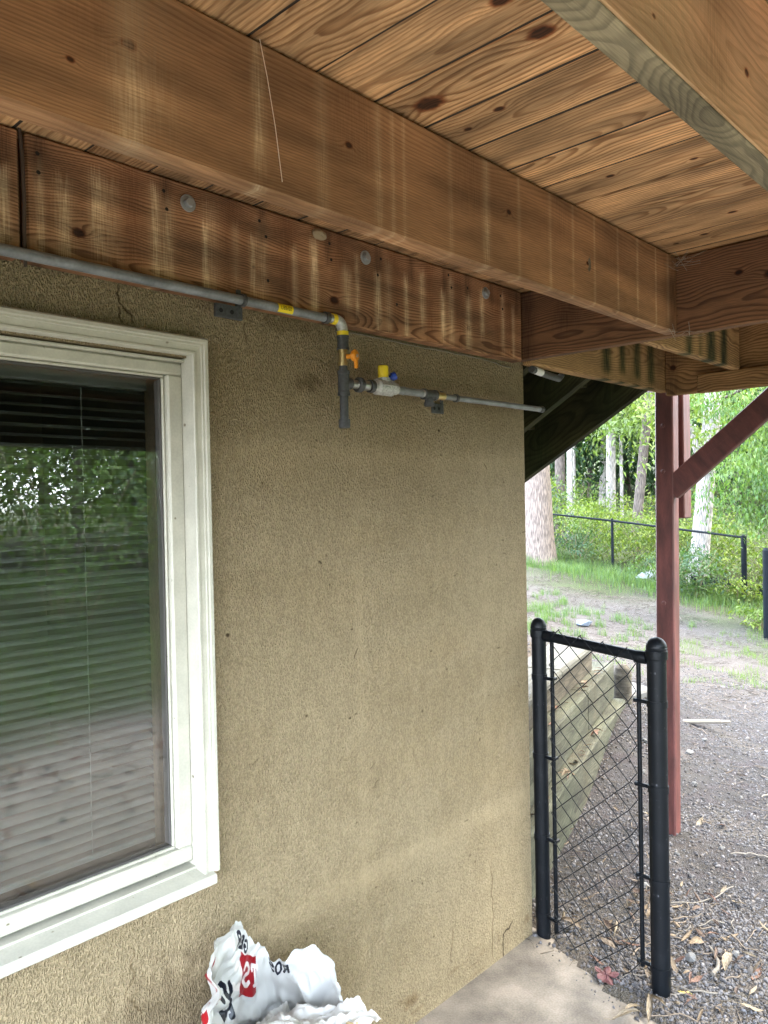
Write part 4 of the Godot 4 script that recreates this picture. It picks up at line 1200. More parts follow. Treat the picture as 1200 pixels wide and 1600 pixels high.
# ------------------------------------------------------------------ fences
func make_near_fence() -> void:
	var blk := mat(lin(0.003, 0.0042, 0.006), 0.38)
	blk.roughness_texture = tex(M.worn_picture)
	blk.roughness = 0.5
	blk.uv1_triplanar = true
	blk.uv1_scale = Vector3(3, 3, 3)
	blk.detail_enabled = true
	blk.detail_albedo = tex(M.scuff_picture)
	blk.detail_blend_mode = BaseMaterial3D.BLEND_MODE_ADD
	blk.metallic_specular = 0.3
	var f := thing("chain_link_fence", "short black chain-link fence panel with two round posts at the wall corner", "fence")
	var A := Vector3(2.270, 0, 0.022)
	var B := Vector3(2.232, 0, 0.455)
	var run := (B - A).normalized()
	var out := run.cross(Vector3.UP).normalized()
	for q in [[A, 1.086, 0.0245], [B, 1.072, 0.0282]]:
		var b := MB.new()
		var p: Vector3 = q[0]
		var h: float = q[1]
		var rr: float = q[2]
		b.lathe(p + Vector3(0, -0.25, 0), Vector3.UP, [0.0, h + 0.20], [rr, rr], 32)
		var post := obj("post", b.mesh(), blk, f)
		var c := MB.new()
		var ds := [0.0, 0.0, 0.004, 0.026, 0.028, 0.034]
		var rs := [rr, rr + 0.003, rr + 0.004, rr + 0.004, rr + 0.002, rr + 0.0035]
		for k in 9:
			ds.append(0.036 + 0.030 * sin(PI / 2 * k / 8.0))
			rs.append((rr + 0.0025) * cos(PI / 2 * k / 8.0))
		c.lathe(p + Vector3(0, h - 0.066, 0), Vector3.UP, ds, rs, 32)
		obj("post_cap", c.mesh(), blk, post)
	# top rail in cups at both ends
	var r0 := A + Vector3(0, 1.027, 0) + run * 0.024
	var r1 := B + Vector3(0, 1.005, 0) - run * 0.028
	var rl := MB.new()
	rl.tube(PackedVector3Array([r0, r1]), PackedFloat32Array([0.0165, 0.0165]), 20)
	obj("top_rail", rl.mesh(), blk, f)
	for e in [[r0, 1.0], [r1, -1.0]]:
		var b := MB.new()
		b.tube(PackedVector3Array([e[0] - run * 0.004 * e[1], e[0] + run * 0.004 * e[1], e[0] + run * 0.005 * e[1], e[0] + run * 0.036 * e[1]]), PackedFloat32Array([0.010, 0.012, 0.0195, 0.0195]), 18)
		obj("rail_cup", b.mesh(), blk, f)
	# tension bars
	var ta := A + run * 0.054
	var tb := B - run * 0.060
	for q in [[ta, 0.02, 1.02], [tb, 0.05, 0.995]]:
		var p: Vector3 = q[0]
		var b := MB.new()
		b.tube(PackedVector3Array([p + Vector3(0, q[1], 0), p + Vector3(0, q[2], 0)]), PackedFloat32Array([0.0072, 0.0072]), 8)
		obj("tension_bar", b.mesh(), blk, f)
	for q in [[A, ta, 0.0245, [0.885, 0.615, 0.335, 0.065]], [B, tb, 0.0282, [0.872, 0.615, 0.335, 0.068]]]:
		for y in q[3]:
			var c: Vector3 = q[0]
			var t: Vector3 = q[1]
			var rr: float = q[2]
			var b := MB.new()
			b.lathe(c + Vector3(0, y - 0.010, 0), Vector3.UP, [0.0, 0.0, 0.020, 0.020], [rr, rr + 0.0022, rr + 0.0022, rr], 28)
			var d := (t - c).normalized()
			b.tube(PackedVector3Array([c + d * rr + Vector3(0, y, 0) + out * 0.006, t + d * 0.012 + Vector3(0, y, 0) + out * 0.009]), PackedFloat32Array([0.0062, 0.0062]), 6)
			b.lathe(t + d * 0.006 + Vector3(0, y, 0) + out * -0.013, out, [0.0, 0.028], [0.0055, 0.0055], 8)
			obj("tension_band", b.mesh(), blk, f)
	# woven wires, each bent to and fro and hooked through its neighbours
	var wire := mat(lin(0.016, 0.017, 0.018), 0.6)
	wire.metallic_specular = 0.15
	var W := 0.0835
	var span := ta.distance_to(tb)
	var k := 0
	var s0 := 0.0
	while s0 < span - 0.01:
		var b := MB.new()
		var path := PackedVector3Array()
		var rad := PackedFloat32Array()
		var flip := 1 if k % 2 == 0 else 0
		for i in 27:
			var y := 1.062 - W * 0.5 * i
			if y < -0.03: break
			var lift := -0.035 * (s0 + W * 0.25) / span
			var side := float((i + flip) % 2)
			var s := clampf(s0 + side * W * 0.5 + (0.0028 if side > 0.5 else -0.0028), -0.002, span + 0.002)
			var zig := (0.0026 if side > 0.5 else -0.0026)
			var p := ta.lerp(tb, s / span) + Vector3(0, y + lift, 0) + out * (zig + 0.017)
			if i > 0:
				path.append(path[-1].lerp(p, 0.12) + out * 0.0006)
				rad.append(0.0016)
				path.append(path[-2].lerp(p, 0.88) - out * 0.0006)
				rad.append(0.0016)
			path.append(p)
			rad.append(0.0016)
		b.tube(path, rad, 6)
		obj("wire", b.mesh(), wire, f)
		s0 += W * 0.5
		k += 1


func make_far_fence() -> void:
	var blk := mat(lin(0.006, 0.008, 0.011), 0.5)
	blk.metallic_specular = 0.2
	var f := thing("chain_link_fence", "long black chain-link fence with a top rail in front of the wooded slope", "fence")
	var pts := [Vector3(14.0, 0.41, -9.8), Vector3(13.98, 0.20, -7.7), Vector3(13.92, 0.02, -5.645), Vector3(13.58, -0.34, -3.09), Vector3(13.2, -0.50, -0.6), Vector3(12.9, -0.5, 1.9)]
	var hs := [1.03, 1.0, 0.985, 1.085, 1.1, 1.1]
	var tops := []
	for k in pts.size():
		var b := MB.new()
		var rr := 0.026 if k != 3 else 0.045
		b.lathe(pts[k] - Vector3(0, 0.3, 0), Vector3.UP, [0.0, hs[k] + 0.33, hs[k] + 0.36], [rr, rr, 0.0], 14)
		obj("post", b.mesh(), blk, f)
		tops.append(pts[k] + Vector3(0, hs[k], 0))
	for k in pts.size() - 1:
		if k == 3: continue
		var b := MB.new()
		b.tube(PackedVector3Array([tops[k], tops[k + 1]]), PackedFloat32Array([0.021, 0.021]), 10)
		obj("top_rail", b.mesh(), blk, f)
	var b := MB.new()
	for k in pts.size() - 1:
		var L: float = pts[k].distance_to(pts[k + 1])
		var s := 0.0
		while s < L:
			for dirn in [-1.0, 1.0]:
				var e: float = clampf(s + dirn * 0.9, 0.0, L)
				var hh: float = absf(e - s) / 0.9
				var p0: Vector3 = pts[k].lerp(pts[k + 1], s / L) + Vector3(0, 0.02, 0)
				var p1: Vector3 = pts[k].lerp(pts[k + 1], e / L) + Vector3(0, 0.02 + 0.95 * hh, 0)
				b.tube(PackedVector3Array([p0, p1]), PackedFloat32Array([0.0016, 0.0016]), 3, false)
			s += 0.08
	var o := obj("chain_link_mesh", b.mesh(), blk, f)
	o.set_meta("kind", "stuff")
	# gate posts nearer by
	var g := thing("gate", "pair of black gate posts nearer than the long fence, at the right edge", "gate")
	for q in [[Vector3(10.87, -0.17, -1.90), 0.90, 0.046], [Vector3(10.93, -0.17, -1.78), 0.84, 0.036]]:
		var c := MB.new()
		c.lathe(q[0] - Vector3(0, 0.4, 0), Vector3.UP, [0.0, q[1] + 0.4, q[1] + 0.43, q[1] + 0.44], [q[2], q[2], q[2] * 0.7, 0.0], 16)
		obj("post", c.mesh(), blk, g)
	for y in [0.06, 0.72]:
		var c := MB.new()
		c.tube(PackedVector3Array([Vector3(10.93, -0.15 + y, -1.78), Vector3(11.1, -0.15 + y, -0.7)]), PackedFloat32Array([0.02, 0.02]), 10)
		obj("rail", c.mesh(), blk, g)
	# low black ground cloth along the foot of the fence
	var cl := MB.new()
	var rows := []
	for j in 4:
		var line := PackedVector3Array()
		for i in 40:
			var z := lerpf(-4.1, 0.5, i / 39.0)
			line.append(Vector3(14.0 + 0.03 * sin(z * 5.0) - 0.05 * j, land(14.0, z) - 0.05 + 0.10 * j + 0.02 * sin(z * 9.0 + j), z))
		rows.append(line)
	cl.surface(rows)
	tag(obj("silt_fence", cl.mesh(), mat(lin(0.02, 0.022, 0.028), 0.6)), "low black ground cloth standing along the foot of the far fence", "ground cloth")


func make_retaining_wall() -> void:
	var w := thing("retaining_wall", "stepped retaining wall of weathered greenish timbers behind the short fence panel", "retaining wall")
	var tA := wood(201, 640, 128, 1.6, 0.24, {"early": Color(0.260, 0.260, 0.223), "late": Color(0.168, 0.164, 0.139), "spacing": 0.006, "dip": 0.015, "wave": 0.004, "contrast": 0.7, "fibre": 0.22, "mottle": 0.3, "drips": [[0.3, 0.2, 0.3, -0.2, 1.2, Color(0.269, 0.298, 0.235)], [0.9, 0.2, 0.35, -0.2, 1.2, Color(0.227, 0.252, 0.193)], [1.3, 0.05, 0.4, -0.2, 1.2, Color(0.252, 0.227, 0.176)]]}, 0.2, 0.9)
	var tB := wood(202, 640, 96, 1.6, 0.16, {"early": Color(0.286, 0.265, 0.231), "late": Color(0.185, 0.168, 0.143), "spacing": 0.007, "dip": 0.015, "wave": 0.004, "contrast": 0.6, "fibre": 0.16, "mottle": 0.35}, 0.25, 0.9)
	var tC := wood(203, 640, 64, 1.6, 0.3, {"early": Color(0.336, 0.332, 0.311), "late": Color(0.252, 0.248, 0.231), "spacing": 0.008, "dip": 0.015, "wave": 0.004, "contrast": 0.4, "fibre": 0.14, "mottle": 0.25}, 0.2, 0.9)
	var put := func(called: String, s0: float, s1: float, off: float, y0: float, y1: float, thick: float, m: Material, slope: float, seedx: float) -> void:
		var b := MB.new()
		b.box(Vector3(0, y0, -thick), Vector3(s1 - s0, y1, 0), 0.012, 0, 1.6, (y1 - y0) * 1.02, Vector2(seedx, 0))
		var o := obj(called, b.mesh(), m, w)
		var p := WALL_P + WALL_U * s0 - WALL_N * off
		o.position = Vector3(p.x, 0, p.y)
		o.rotation = Vector3(0, atan2(-WALL_U.y, WALL_U.x), slope)
	put.call("timber", -0.54, 1.78, 0.0, -0.1, 0.235, 0.17, tA, 0.0, 0.1)
	put.call("timber", -0.50, 0.98, 0.062, 0.240, 0.462, 0.17, tA, 0.0, 0.45)
	put.call("timber", 0.985, 1.76, 0.064, 0.238, 0.460, 0.17, tA, 0.0, 0.7)
	put.call("timber", -0.46, 1.50, 0.145, 0.466, 0.596, 0.15, tB, -0.006, 0.2)
	put.call("cap_plank", -0.44, 0.62, 0.110, 0.600, 0.645, 0.27, tC, 0.0, 0.3)
	put.call("cap_plank", 0.635, 1.42, 0.118, 0.598, 0.640, 0.25, tC, -0.012, 0.6)
	var st := MB.new()
	var q := WALL_P + WALL_U * 1.86 - WALL_N * 0.03
	st.lathe(Vector3(q.x, -0.1, q.y), Vector3.UP, [0.0, 0.47, 0.51, 0.53, 0.535], [0.055, 0.055, 0.045, 0.025, 0.0], 16)
	obj("end_stake", st.mesh(), tB, w)
	var sb := MB.new()
	sb.box(Vector3(-0.22, -0.03, -0.12), Vector3(0.22, 0.02, 0.12), 0.012)
	for k in [1]:
		var o := obj("splash_stone", sb.mesh(), mat(lin(0.10, 0.095, 0.09), 0.95))
		var p := [Vector3(2.78, 0, 0.22), Vector3(4.75, 0, -0.92)][k] as Vector3
		o.position = on_land(p.x, p.z, 0.012)
		o.rotation = Vector3(0.04, [0.5, -0.3][k], 0.05)
		o.scale = Vector3(0.55, 0.7, 0.8) if k == 0 else Vector3(0.8, 1.2, 1.0)
		tag(o, ["flat dusty grey stone half sunk in gravel between the fence panel and the red post", "flat grey stone slab leaning at the far end of the timber wall"][k], "stone")
	var r := RandomNumberGenerator.new()
	r.seed = 23


# ------------------------------------------------------------------ sack
func write(im: Image, text: String, at: Vector2, size: float, turn: float, c: Color, thick: float, squeeze := 0.8) -> void:
	# letters as pen strokes in a unit box, y up
	var pen := {
		"T": [[0, 1, 1, 1], [0.5, 1, 0.5, 0], [0.3, 0, 0.7, 0], [0, 1, 0, 0.8], [1, 1, 1, 0.8]],
		"S": [[0.95, 0.85, 0.7, 1], [0.7, 1, 0.3, 1], [0.3, 1, 0.05, 0.8], [0.05, 0.8, 0.2, 0.57], [0.2, 0.57, 0.8, 0.43], [0.8, 0.43, 0.95, 0.2], [0.95, 0.2, 0.7, 0], [0.7, 0, 0.3, 0], [0.3, 0, 0.05, 0.15]],
		"C": [[0.95, 0.8, 0.7, 1], [0.7, 1, 0.3, 1], [0.3, 1, 0.05, 0.75], [0.05, 0.75, 0.05, 0.25], [0.05, 0.25, 0.3, 0], [0.3, 0, 0.7, 0], [0.7, 0, 0.95, 0.2]],
		"O": [[0.3, 1, 0.7, 1], [0.7, 1, 0.95, 0.75], [0.95, 0.75, 0.95, 0.25], [0.95, 0.25, 0.7, 0], [0.7, 0, 0.3, 0], [0.3, 0, 0.05, 0.25], [0.05, 0.25, 0.05, 0.75], [0.05, 0.75, 0.3, 1]],
		"R": [[0.1, 0, 0.1, 1], [0.1, 1, 0.7, 1], [0.7, 1, 0.95, 0.8], [0.95, 0.8, 0.7, 0.52], [0.7, 0.52, 0.1, 0.52], [0.5, 0.52, 0.95, 0]],
		"G": [[0.95, 0.8, 0.7, 1], [0.7, 1, 0.3, 1], [0.3, 1, 0.05, 0.75], [0.05, 0.75, 0.05, 0.25], [0.05, 0.25, 0.3, 0], [0.3, 0, 0.75, 0], [0.75, 0, 0.95, 0.2], [0.95, 0.2, 0.95, 0.45], [0.95, 0.45, 0.6, 0.45]],
		"E": [[0.1, 0, 0.1, 1], [0.1, 1, 0.9, 1], [0.1, 0.5, 0.7, 0.5], [0.1, 0, 0.9, 0]],
		"K": [[0.1, 0, 0.1, 1], [0.1, 0.45, 0.9, 1], [0.4, 0.62, 0.95, 0]],
	}
	var x := 0.0
	for ch in text:
		for l in pen.get(ch, []):
			var a := Vector2((x + l[0] * squeeze) * size, -l[1] * size).rotated(turn) + at
			var b := Vector2((x + l[2] * squeeze) * size, -l[3] * size).rotated(turn) + at
			var n := int(a.distance_to(b)) + 1
			for k in n + 1:
				var p := a.lerp(b, float(k) / n)
				for dx in range(-int(thick), int(thick) + 1):
					for dy in range(-int(thick), int(thick) + 1):
						var q := Vector2i(int(p.x) + dx, int(p.y) + dy)
						if Vector2(dx, dy).length() <= thick and q.x >= 0 and q.y >= 0 and q.x < im.get_width() and q.y < im.get_height():
							im.set_pixelv(q, c)
		x += squeeze + 0.28


func badge(im: Image, at: Vector2, w: float, h: float, turn: float) -> void:
	# red shield wider at the top, with three white letters
	var red := Color(0.62, 0.05, 0.11)
	for y in range(-int(h), int(h) + 1):
		var half := w * (1.0 - 0.22 * (y + h) / (2.0 * h))
		for x in range(-int(half), int(half) + 1):
			var q := Vector2i(Vector2(x, y + absf(x) / half * -6.0).rotated(turn) + at)
			for e in [Vector2i.ZERO, Vector2i.RIGHT]:
				if q.x + e.x >= 0 and q.y >= 0 and q.x + e.x < im.get_width() and q.y < im.get_height(): im.set_pixelv(q + e, red)
	var s := h * 1.05
	write(im, "TSC", at + Vector2(-s * 1.48 * 0.62 * 1.12, s * 0.45).rotated(turn), s, turn, Color(0.93, 0.9, 0.88), maxf(2.0, h * 0.11), 0.62)


func make_sack() -> void:
	var im := Image.create(1536, 640, false, Image.FORMAT_RGB8)
	im.fill(Color(0.86, 0.855, 0.84))
	var navy := Color(0.05, 0.075, 0.15)
	var U := 1536.0
	var V := 640.0
	# written as read from outside, where the ring runs right to left
	badge(im, Vector2(0.888 * U, V * 0.175), 58, 58, 0.15)
	badge(im, Vector2(0.050 * U, V * 0.150), 42, 30, -PI / 2)
	write(im, "GER", Vector2(0.905 * U, V * 0.070), 30, 0.08, navy, 4.0)
	write(im, "ROS", Vector2(0.73 * U, V * 0.075), 30, -0.1, navy, 4.0)
	write(im, "TS", Vector2(0.955 * U, V * 0.36), 44, -1.2, navy, 6.0)
	for k in 26:
		im.fill_rect(Rect2i(int(0.035 * U), int(V * 0.25) + k * 4, 62, 2 if k % 3 else 3), Color(0.22, 0.22, 0.24))
	write(im, "COGERS", Vector2(0.14 * U, V * 0.5), 60, 0.0, navy, 8.0)
	badge(im, Vector2(0.38 * U, V * 0.55), 90, 64, 0.0)
	for k in 16:
		blot(im, Vector2(fmod(k * 391.0, U), 120 + fmod(k * 97.0, 400.0)), 30 + k, 10, Color(0.62, 0.52, 0.36, 0.35), 700 + k)
	im.flip_x()
	var m := mat(Color(0.86, 0.86, 0.86), 0.34)
	m.albedo_texture = tex(im)
	m.backlight_enabled = true
	m.backlight = Color(0.3, 0.3, 0.3)
	m.metallic_specular = 0.5
	var s := thing("feed_sack", "crumpled open white plastic sack with red lettered badges against the foot of the wall", "sack")
	var rim := [Vector3(1.005, 0.605, 0.085), Vector3(1.075, 0.528, 0.050), Vector3(1.118, 0.462, 0.060), Vector3(1.150, 0.495, 0.160), Vector3(1.165, 0.445, 0.250), Vector3(1.075, 0.43, 0.335), Vector3(0.94, 0.42, 0.365), Vector3(0.825, 0.475, 0.33), Vector3(0.865, 0.525, 0.205)]
	var base := [Vector3(0.86, 0, 0.05), Vector3(1.04, 0, 0.04), Vector3(1.19, 0, 0.05), Vector3(1.235, 0, 0.17), Vector3(1.22, 0, 0.30), Vector3(1.09, 0, 0.39), Vector3(0.95, 0, 0.41), Vector3(0.80, 0, 0.37), Vector3(0.77, 0, 0.20)]
	var at := func(ring: Array, u: float) -> Vector3:
		var n := ring.size()
		var k := int(u)
		var soft: Vector3 = ring[posmod(k, n)].cubic_interpolate(ring[posmod(k + 1, n)], ring[posmod(k - 1, n)], ring[posmod(k + 2, n)], u - k)
		return soft.lerp(ring[posmod(k, n)].lerp(ring[posmod(k + 1, n)], u - k), 0.6)
	var n1 := fnl(81, 6.0, FastNoiseLite.TYPE_SIMPLEX_SMOOTH, 1)
	var n2 := fnl(82, 13.0, FastNoiseLite.TYPE_SIMPLEX_SMOOTH, 1)
	var n3 := fnl(83, 34.0, FastNoiseLite.TYPE_SIMPLEX_SMOOTH, 1)
	# creased sheet: soft bulges that meet in sharp valleys and ridges
	var crumple := func(p: Vector3) -> float:
		var w := p + Vector3(n1.get_noise_3dv(p * 0.7), n1.get_noise_3dv(p * 0.7 + Vector3.ONE * 9.0), 0.0) * 0.05
		return 0.030 * (absf(n1.get_noise_3dv(w)) - 0.25) - 0.022 * (absf(n2.get_noise_3dv(w)) - 0.25) + 0.0075 * absf(n3.get_noise_3dv(w * Vector3(1.0, 0.45, 1.0)))
	var rows := []
	var NU := 260
	for j in 91:
		var t := j / 90.0
		var line := PackedVector3Array()
		for i in NU + 1:
			var u := 9.0 * (i % NU) / NU
			var a: Vector3 = at.call(base, u)
			var b: Vector3 = at.call(rim, u)
			b.y += 0.012 * n2.get_noise_2d(u * 0.12, 9.0) + 0.006 * n3.get_noise_2d(u * 0.12, 2.0)
			var p := a.lerp(b, t)
			p.y = lerpf(a.y, b.y, t)
			var c := Vector3(1.0, p.y, 0.21)
			var d := (p - c).normalized()
			var amp := smoothstep(0.1, 0.8, t)
			var calm := 1.0 - 0.65 * exp(-pow((u - 1.0) / 0.75, 2.0)) * smoothstep(0.5, 0.8, t)
			var w: float = crumple.call(p) * 1.25 * calm
			p += d * (0.02 * sin(PI * t) + w * (0.25 + 0.75 * amp))
			p.z = maxf(p.z, 0.012)
			line.append(p)
		rows.append(line)
	var b := MB.new()
	b.surface(rows, true, 1.0, -1.0)
	obj("plastic_skin", b.mesh(), m, s)
	s.position.x = -0.05
	# folded plastic and feed inside
	var fill := func(x: float, z: float) -> float:
		return 0.375 + 1.25 * crumple.call(Vector3(x, 0.3 + z * 0.3, z) * 1.15) + 0.065 * smoothstep(0.14, 0.33, z) - 0.05 * smoothstep(0.16, 0.06, z)
	var inner := []
	for j in 90:
		var line := PackedVector3Array()
		for i in 110:
			var x := lerpf(0.83, 1.165, i / 109.0)
			var z := lerpf(0.05, 0.365, j / 89.0)
			var h: float = fill.call(x, z)
			line.append(Vector3(x, h, z))
		inner.append(line)
	var ib := MB.new()
	ib.surface(inner, false, 1.0, 1.0, true)
	var im2 := mat(lin(0.66, 0.64, 0.60), 0.3)
	im2.backlight_enabled = true
	im2.backlight = Color(0.3, 0.3, 0.3)
	obj("inner_liner", ib.mesh(), im2, s)
	# tan feed showing through a tear near the front right
	var r := RandomNumberGenerator.new()
	r.seed = 31
	var pm := mat(lin(0.42, 0.31, 0.17), 0.85)
	var pb := MB.new()
	for k in 90:
		var x := 1.06 + r.randfn(0.0, 0.022)
		var z := 0.325 + r.randfn(0.0, 0.012)
		var h: float = fill.call(x, z)
		var bs := random_basis(r)
		pb.tube(PackedVector3Array([Vector3(x, h + 0.004, z) - bs.x * 0.006, Vector3(x, h + 0.004, z) + bs.x * 0.006]), PackedFloat32Array([0.003, 0.003]), 6)
	var fo := obj("feed_pellets", pb.mesh(), pm, s)
	fo.set_meta("kind", "stuff")


# ------------------------------------------------------------------ litter
func dry_leaf(s: int, curl: float, fat: float) -> ArrayMesh:
	var n := fnl(s, 2.0)
	var rows := []
	for j in 11:
		var t := j / 10.0
		var w := fat * pow(sin(PI * pow(t, 0.85)), 0.8) * (1.0 + 0.25 * n.get_noise_2d(t * 3.0, 1.0)) + 0.012
		var line := PackedVector3Array()
		for i in 7:
			var q := (i / 3.0 - 1.0)
			var ang := q * curl * (0.6 + 0.5 * t)
			var rr := w / maxf(0.2, absf(curl)) * 0.9
			line.append(Vector3(sin(ang) * rr, (1.0 - cos(ang)) * rr + 0.16 * sin(t * 2.6 + s) + 0.05 * n.get_noise_2d(t * 5.0, q * 2.0), t - 0.5))
		rows.append(line)
	var b := MB.new()
	b.surface(rows)
	b.tube(PackedVector3Array([rows[0][3], rows[0][3] + Vector3(0.02, 0.03, -0.12), rows[0][3] + Vector3(0.06, 0.02, -0.26)]), PackedFloat32Array([0.012, 0.01, 0.008]), 5)
	return b.mesh()


func lobed_leaf(s: int) -> ArrayMesh:
	var n := fnl(s, 1.0)
	var rows := []
	for j in 6:
		var line := PackedVector3Array()
		for i in 61:
			var a := TAU * i / 60.0
			var rad := 0.30 + 0.22 * pow(absf(cos(a * 2.5)), 1.5)
			if i == 30: rad *= 0.35
			var rr := rad * j / 5.0
			var y := 0.05 * sin(a * 5.0 + 1.0) * j / 5.0 + 0.10 * pow(j / 5.0, 2.0) * sin(a * 2.0 + s) + 0.05 * n.get_noise_2d(a * 3.0, j * 1.0)
			line.append(Vector3(cos(a) * rr, y, sin(a) * rr))
		rows.append(line)
	var b := MB.new()
	b.surface(rows, true)
	b.tube(PackedVector3Array([Vector3(-0.1, 0.02, 0), Vector3(-0.35, 0.05, 0.05), Vector3(-0.6, 0.03, 0.02)]), PackedFloat32Array([0.014, 0.011, 0.01]), 5)
	return b.mesh()


func make_litter() -> void:
	var r := RandomNumberGenerator.new()
	r.seed = 77
	var tan_c := [lin(0.18, 0.125, 0.075), lin(0.14, 0.10, 0.065), lin(0.23, 0.18, 0.12), lin(0.10, 0.06, 0.04), lin(0.15, 0.075, 0.05)]
	var mats := []
	for c in tan_c:
		var m := mat(c, 0.75)
		m.albedo_texture = tex(M.worn_picture)
		m.uv1_scale = Vector3(0.4, 0.4, 0.4)
		m.backlight_enabled = true
		m.backlight = Color(0.25, 0.25, 0.25)
		mats.append(m)
	var shapes := []
	for k in 7: shapes.append(dry_leaf(500 + k, [0.7, 1.3, 1.9, 1.0, 1.6, 0.5, 2.2][k], [0.20, 0.17, 0.16, 0.24, 0.14, 0.22, 0.15][k]))
	# pairs on the dusty pad
	for q in [[Vector3(2.055, 0, 0.438), 0.9, 0.085, "curled pair of tan leaves on the dusty pad, the pair nearer the house wall"], [Vector3(2.135, 0, 0.470), 2.0, 0.10, "pair of long curled tan leaves on the dusty pad just below the right fence post"]]:
		var t := thing("dry_leaf", q[3], "leaf", on_land(q[0].x, q[0].z, 0.008), "paired dry leaves on the pad")
		for e in [[-0.02, 0.0], [0.025, 0.55]]:
			var o := obj("blade", shapes[2 if e[0] < 0 else 4], mats[2], t, Vector3(e[0], 0.006, 0.0))
			o.rotation = Vector3(0.05, q[1] + e[1], 0.1)
			o.scale = Vector3.ONE * q[2]
	var red := mat(lin(0.09, 0.028, 0.03), 0.7)
	red.backlight_enabled = true
	red.backlight = Color(0.3, 0.2, 0.2)
	for q in [[Vector3(2.185, 0, 0.300), lobed_leaf(3), 0.075, red, "dull red lobed leaf lying flat on the pad left of the right fence post"], [Vector3(2.235, 0, 0.245), shapes[1], 0.06, mats[4], "small rust brown curled leaf just behind the red lobed leaf"], [Vector3(2.36, 0, 0.07), shapes[3], 0.10, mats[1], "dark olive curled leaf at the foot of the left fence post"], [Vector3(2.505, 0, 0.640), shapes[0], 0.07, mats[4], "reddish leaf with a torn pale edge right of the right fence post"], [Vector3(2.49, 0, 0.56), shapes[3], 0.085, mats[2], "yellow tan leaf right of the right fence post"], [Vector3(2.265, 0, 0.51), shapes[5], 0.05, mat(lin(0.5, 0.40, 0.12), 0.7), "small yellow leaf touching the foot of the right fence post"], [Vector3(3.55, 0, 0.16), shapes[5], 0.07, mats[4], "pinkish brown leaf on the open gravel right of the red post"]]:
		var o := obj("fallen_leaf", q[1], q[3], null, on_land(q[0].x, q[0].z, 0.012))
		o.rotation = Vector3(r.randf_range(-0.2, 0.2), r.randf() * TAU, r.randf_range(-0.2, 0.2))
		o.scale = Vector3.ONE * q[2]
		tag(o, q[4], "leaf")
	# the drift of leaves caught by the fence
	var made := 0
	while made < 150:
		var x: float
		var z: float
		if made < 95:
			x = 2.50 + r.randfn(0.0, 0.20)
			z = 0.34 + r.randfn(0.0, 0.20)
		else:
			x = r.randf_range(2.3, 4.6)
			z = r.randf_range(-1.2, 1.0)
		if x < pad_edge(z) + 0.02 or land(x, z) > 0.75: continue
		var o := obj("dry_leaf", shapes[r.randi() % 7], mats[r.randi() % 5], null, on_land(x, z, 0.008 + 0.012 * r.randf()))
		o.rotation = Vector3(r.randf_range(-0.5, 0.5), r.randf() * TAU, r.randf_range(-0.6, 0.6) + (PI if r.randf() < 0.4 else 0.0))
		o.scale = Vector3.ONE * r.randf_range(0.025, 0.075)
		tag(o, "dry brown leaf in the scatter of leaves on the gravel round the fence", "leaf", "dry leaves scattered round the fence")
		made += 1
	# leaves and bark caught on the ledges of the timber wall
	for k in 46:
		var lev := k % 3
		var sp := r.randf_range(-0.2, [1.1, 1.6, 1.3][lev])
		var off: float = [0.035, 0.105, 0.17][lev] + r.randf_range(-0.025, 0.02)
		var p := WALL_P + WALL_U * sp - WALL_N * off
		var o := obj("dry_leaf", shapes[r.randi() % 7], mats[r.randi() % 5], null, Vector3(p.x, [0.245, 0.472, 0.604][lev], p.y))
		o.rotation = Vector3(r.randf_range(-0.4, 0.4), r.randf() * TAU, r.randf_range(-0.5, 0.5))
		o.scale = Vector3.ONE * r.randf_range(0.03, 0.07)
		tag(o, "dry brown leaf caught on a ledge of the timber wall", "leaf", "dry leaves on the ledges of the timber wall")
	for k in 130:
		var x := r.randf_range(0.7, 3.4)
		var z := r.randf_range(1.45, 3.4)
		var o := obj("dry_leaf", shapes[r.randi() % 7], mats[[0, 2, 2, 3, 4][r.randi() % 5]], null, on_land(x, z, 0.014))
		o.rotation = Vector3(r.randf_range(-0.4, 0.4), r.randf() * TAU, r.randf_range(-0.5, 0.5))
		o.scale = Vector3.ONE * r.randf_range(0.06, 0.12)
		tag(o, "dry leaf on the bare dirt that the window glass mirrors", "leaf", "dry leaves mirrored in the window")
	# twigs
	var tw := mat(lin(0.13, 0.10, 0.075), 0.85)
	var tw2 := mat(lin(0.12, 0.105, 0.09), 0.85)
	for k in 60:
		var b := MB.new()
		var ln := r.randf_range(0.05, 0.17)
		var path := PackedVector3Array()
		var rad := PackedFloat32Array()
		var bend := r.randf_range(-0.25, 0.25)
		var th := r.randf_range(0.0014, 0.0036)
		for i in 7:
			var t := i / 6.0
			path.append(Vector3((t - 0.5) * ln, 0.004 * sin(t * 7.0 + k), bend * ln * (t - 0.5) * (t - 0.5) * 3.0 + 0.004 * sin(t * 11.0 + k * 3)))
			rad.append(th * (1.0 - 0.5 * t))
		b.tube(path, rad, 6)
		if r.randf() < 0.4:
			b.tube(PackedVector3Array([path[3], path[3] + Vector3(ln * 0.18, 0.004, ln * 0.14)]), PackedFloat32Array([th * 0.6, th * 0.35]), 5)
		var x := 2.48 + r.randfn(0.0, 0.17) if k < 40 else r.randf_range(2.4, 4.5)
		var z := 0.40 + r.randfn(0.0, 0.17) if k < 40 else r.randf_range(-0.7, 0.9)
		if x < pad_edge(z): x = pad_edge(z) + r.randf() * 0.2
		var o := obj("twig", b.mesh(), tw if r.randf() < 0.6 else tw2, null, on_land(x, z, 0.008))
		o.rotation = Vector3(r.randf_range(-0.12, 0.12), r.randf() * TAU, r.randf_range(-0.12, 0.12))
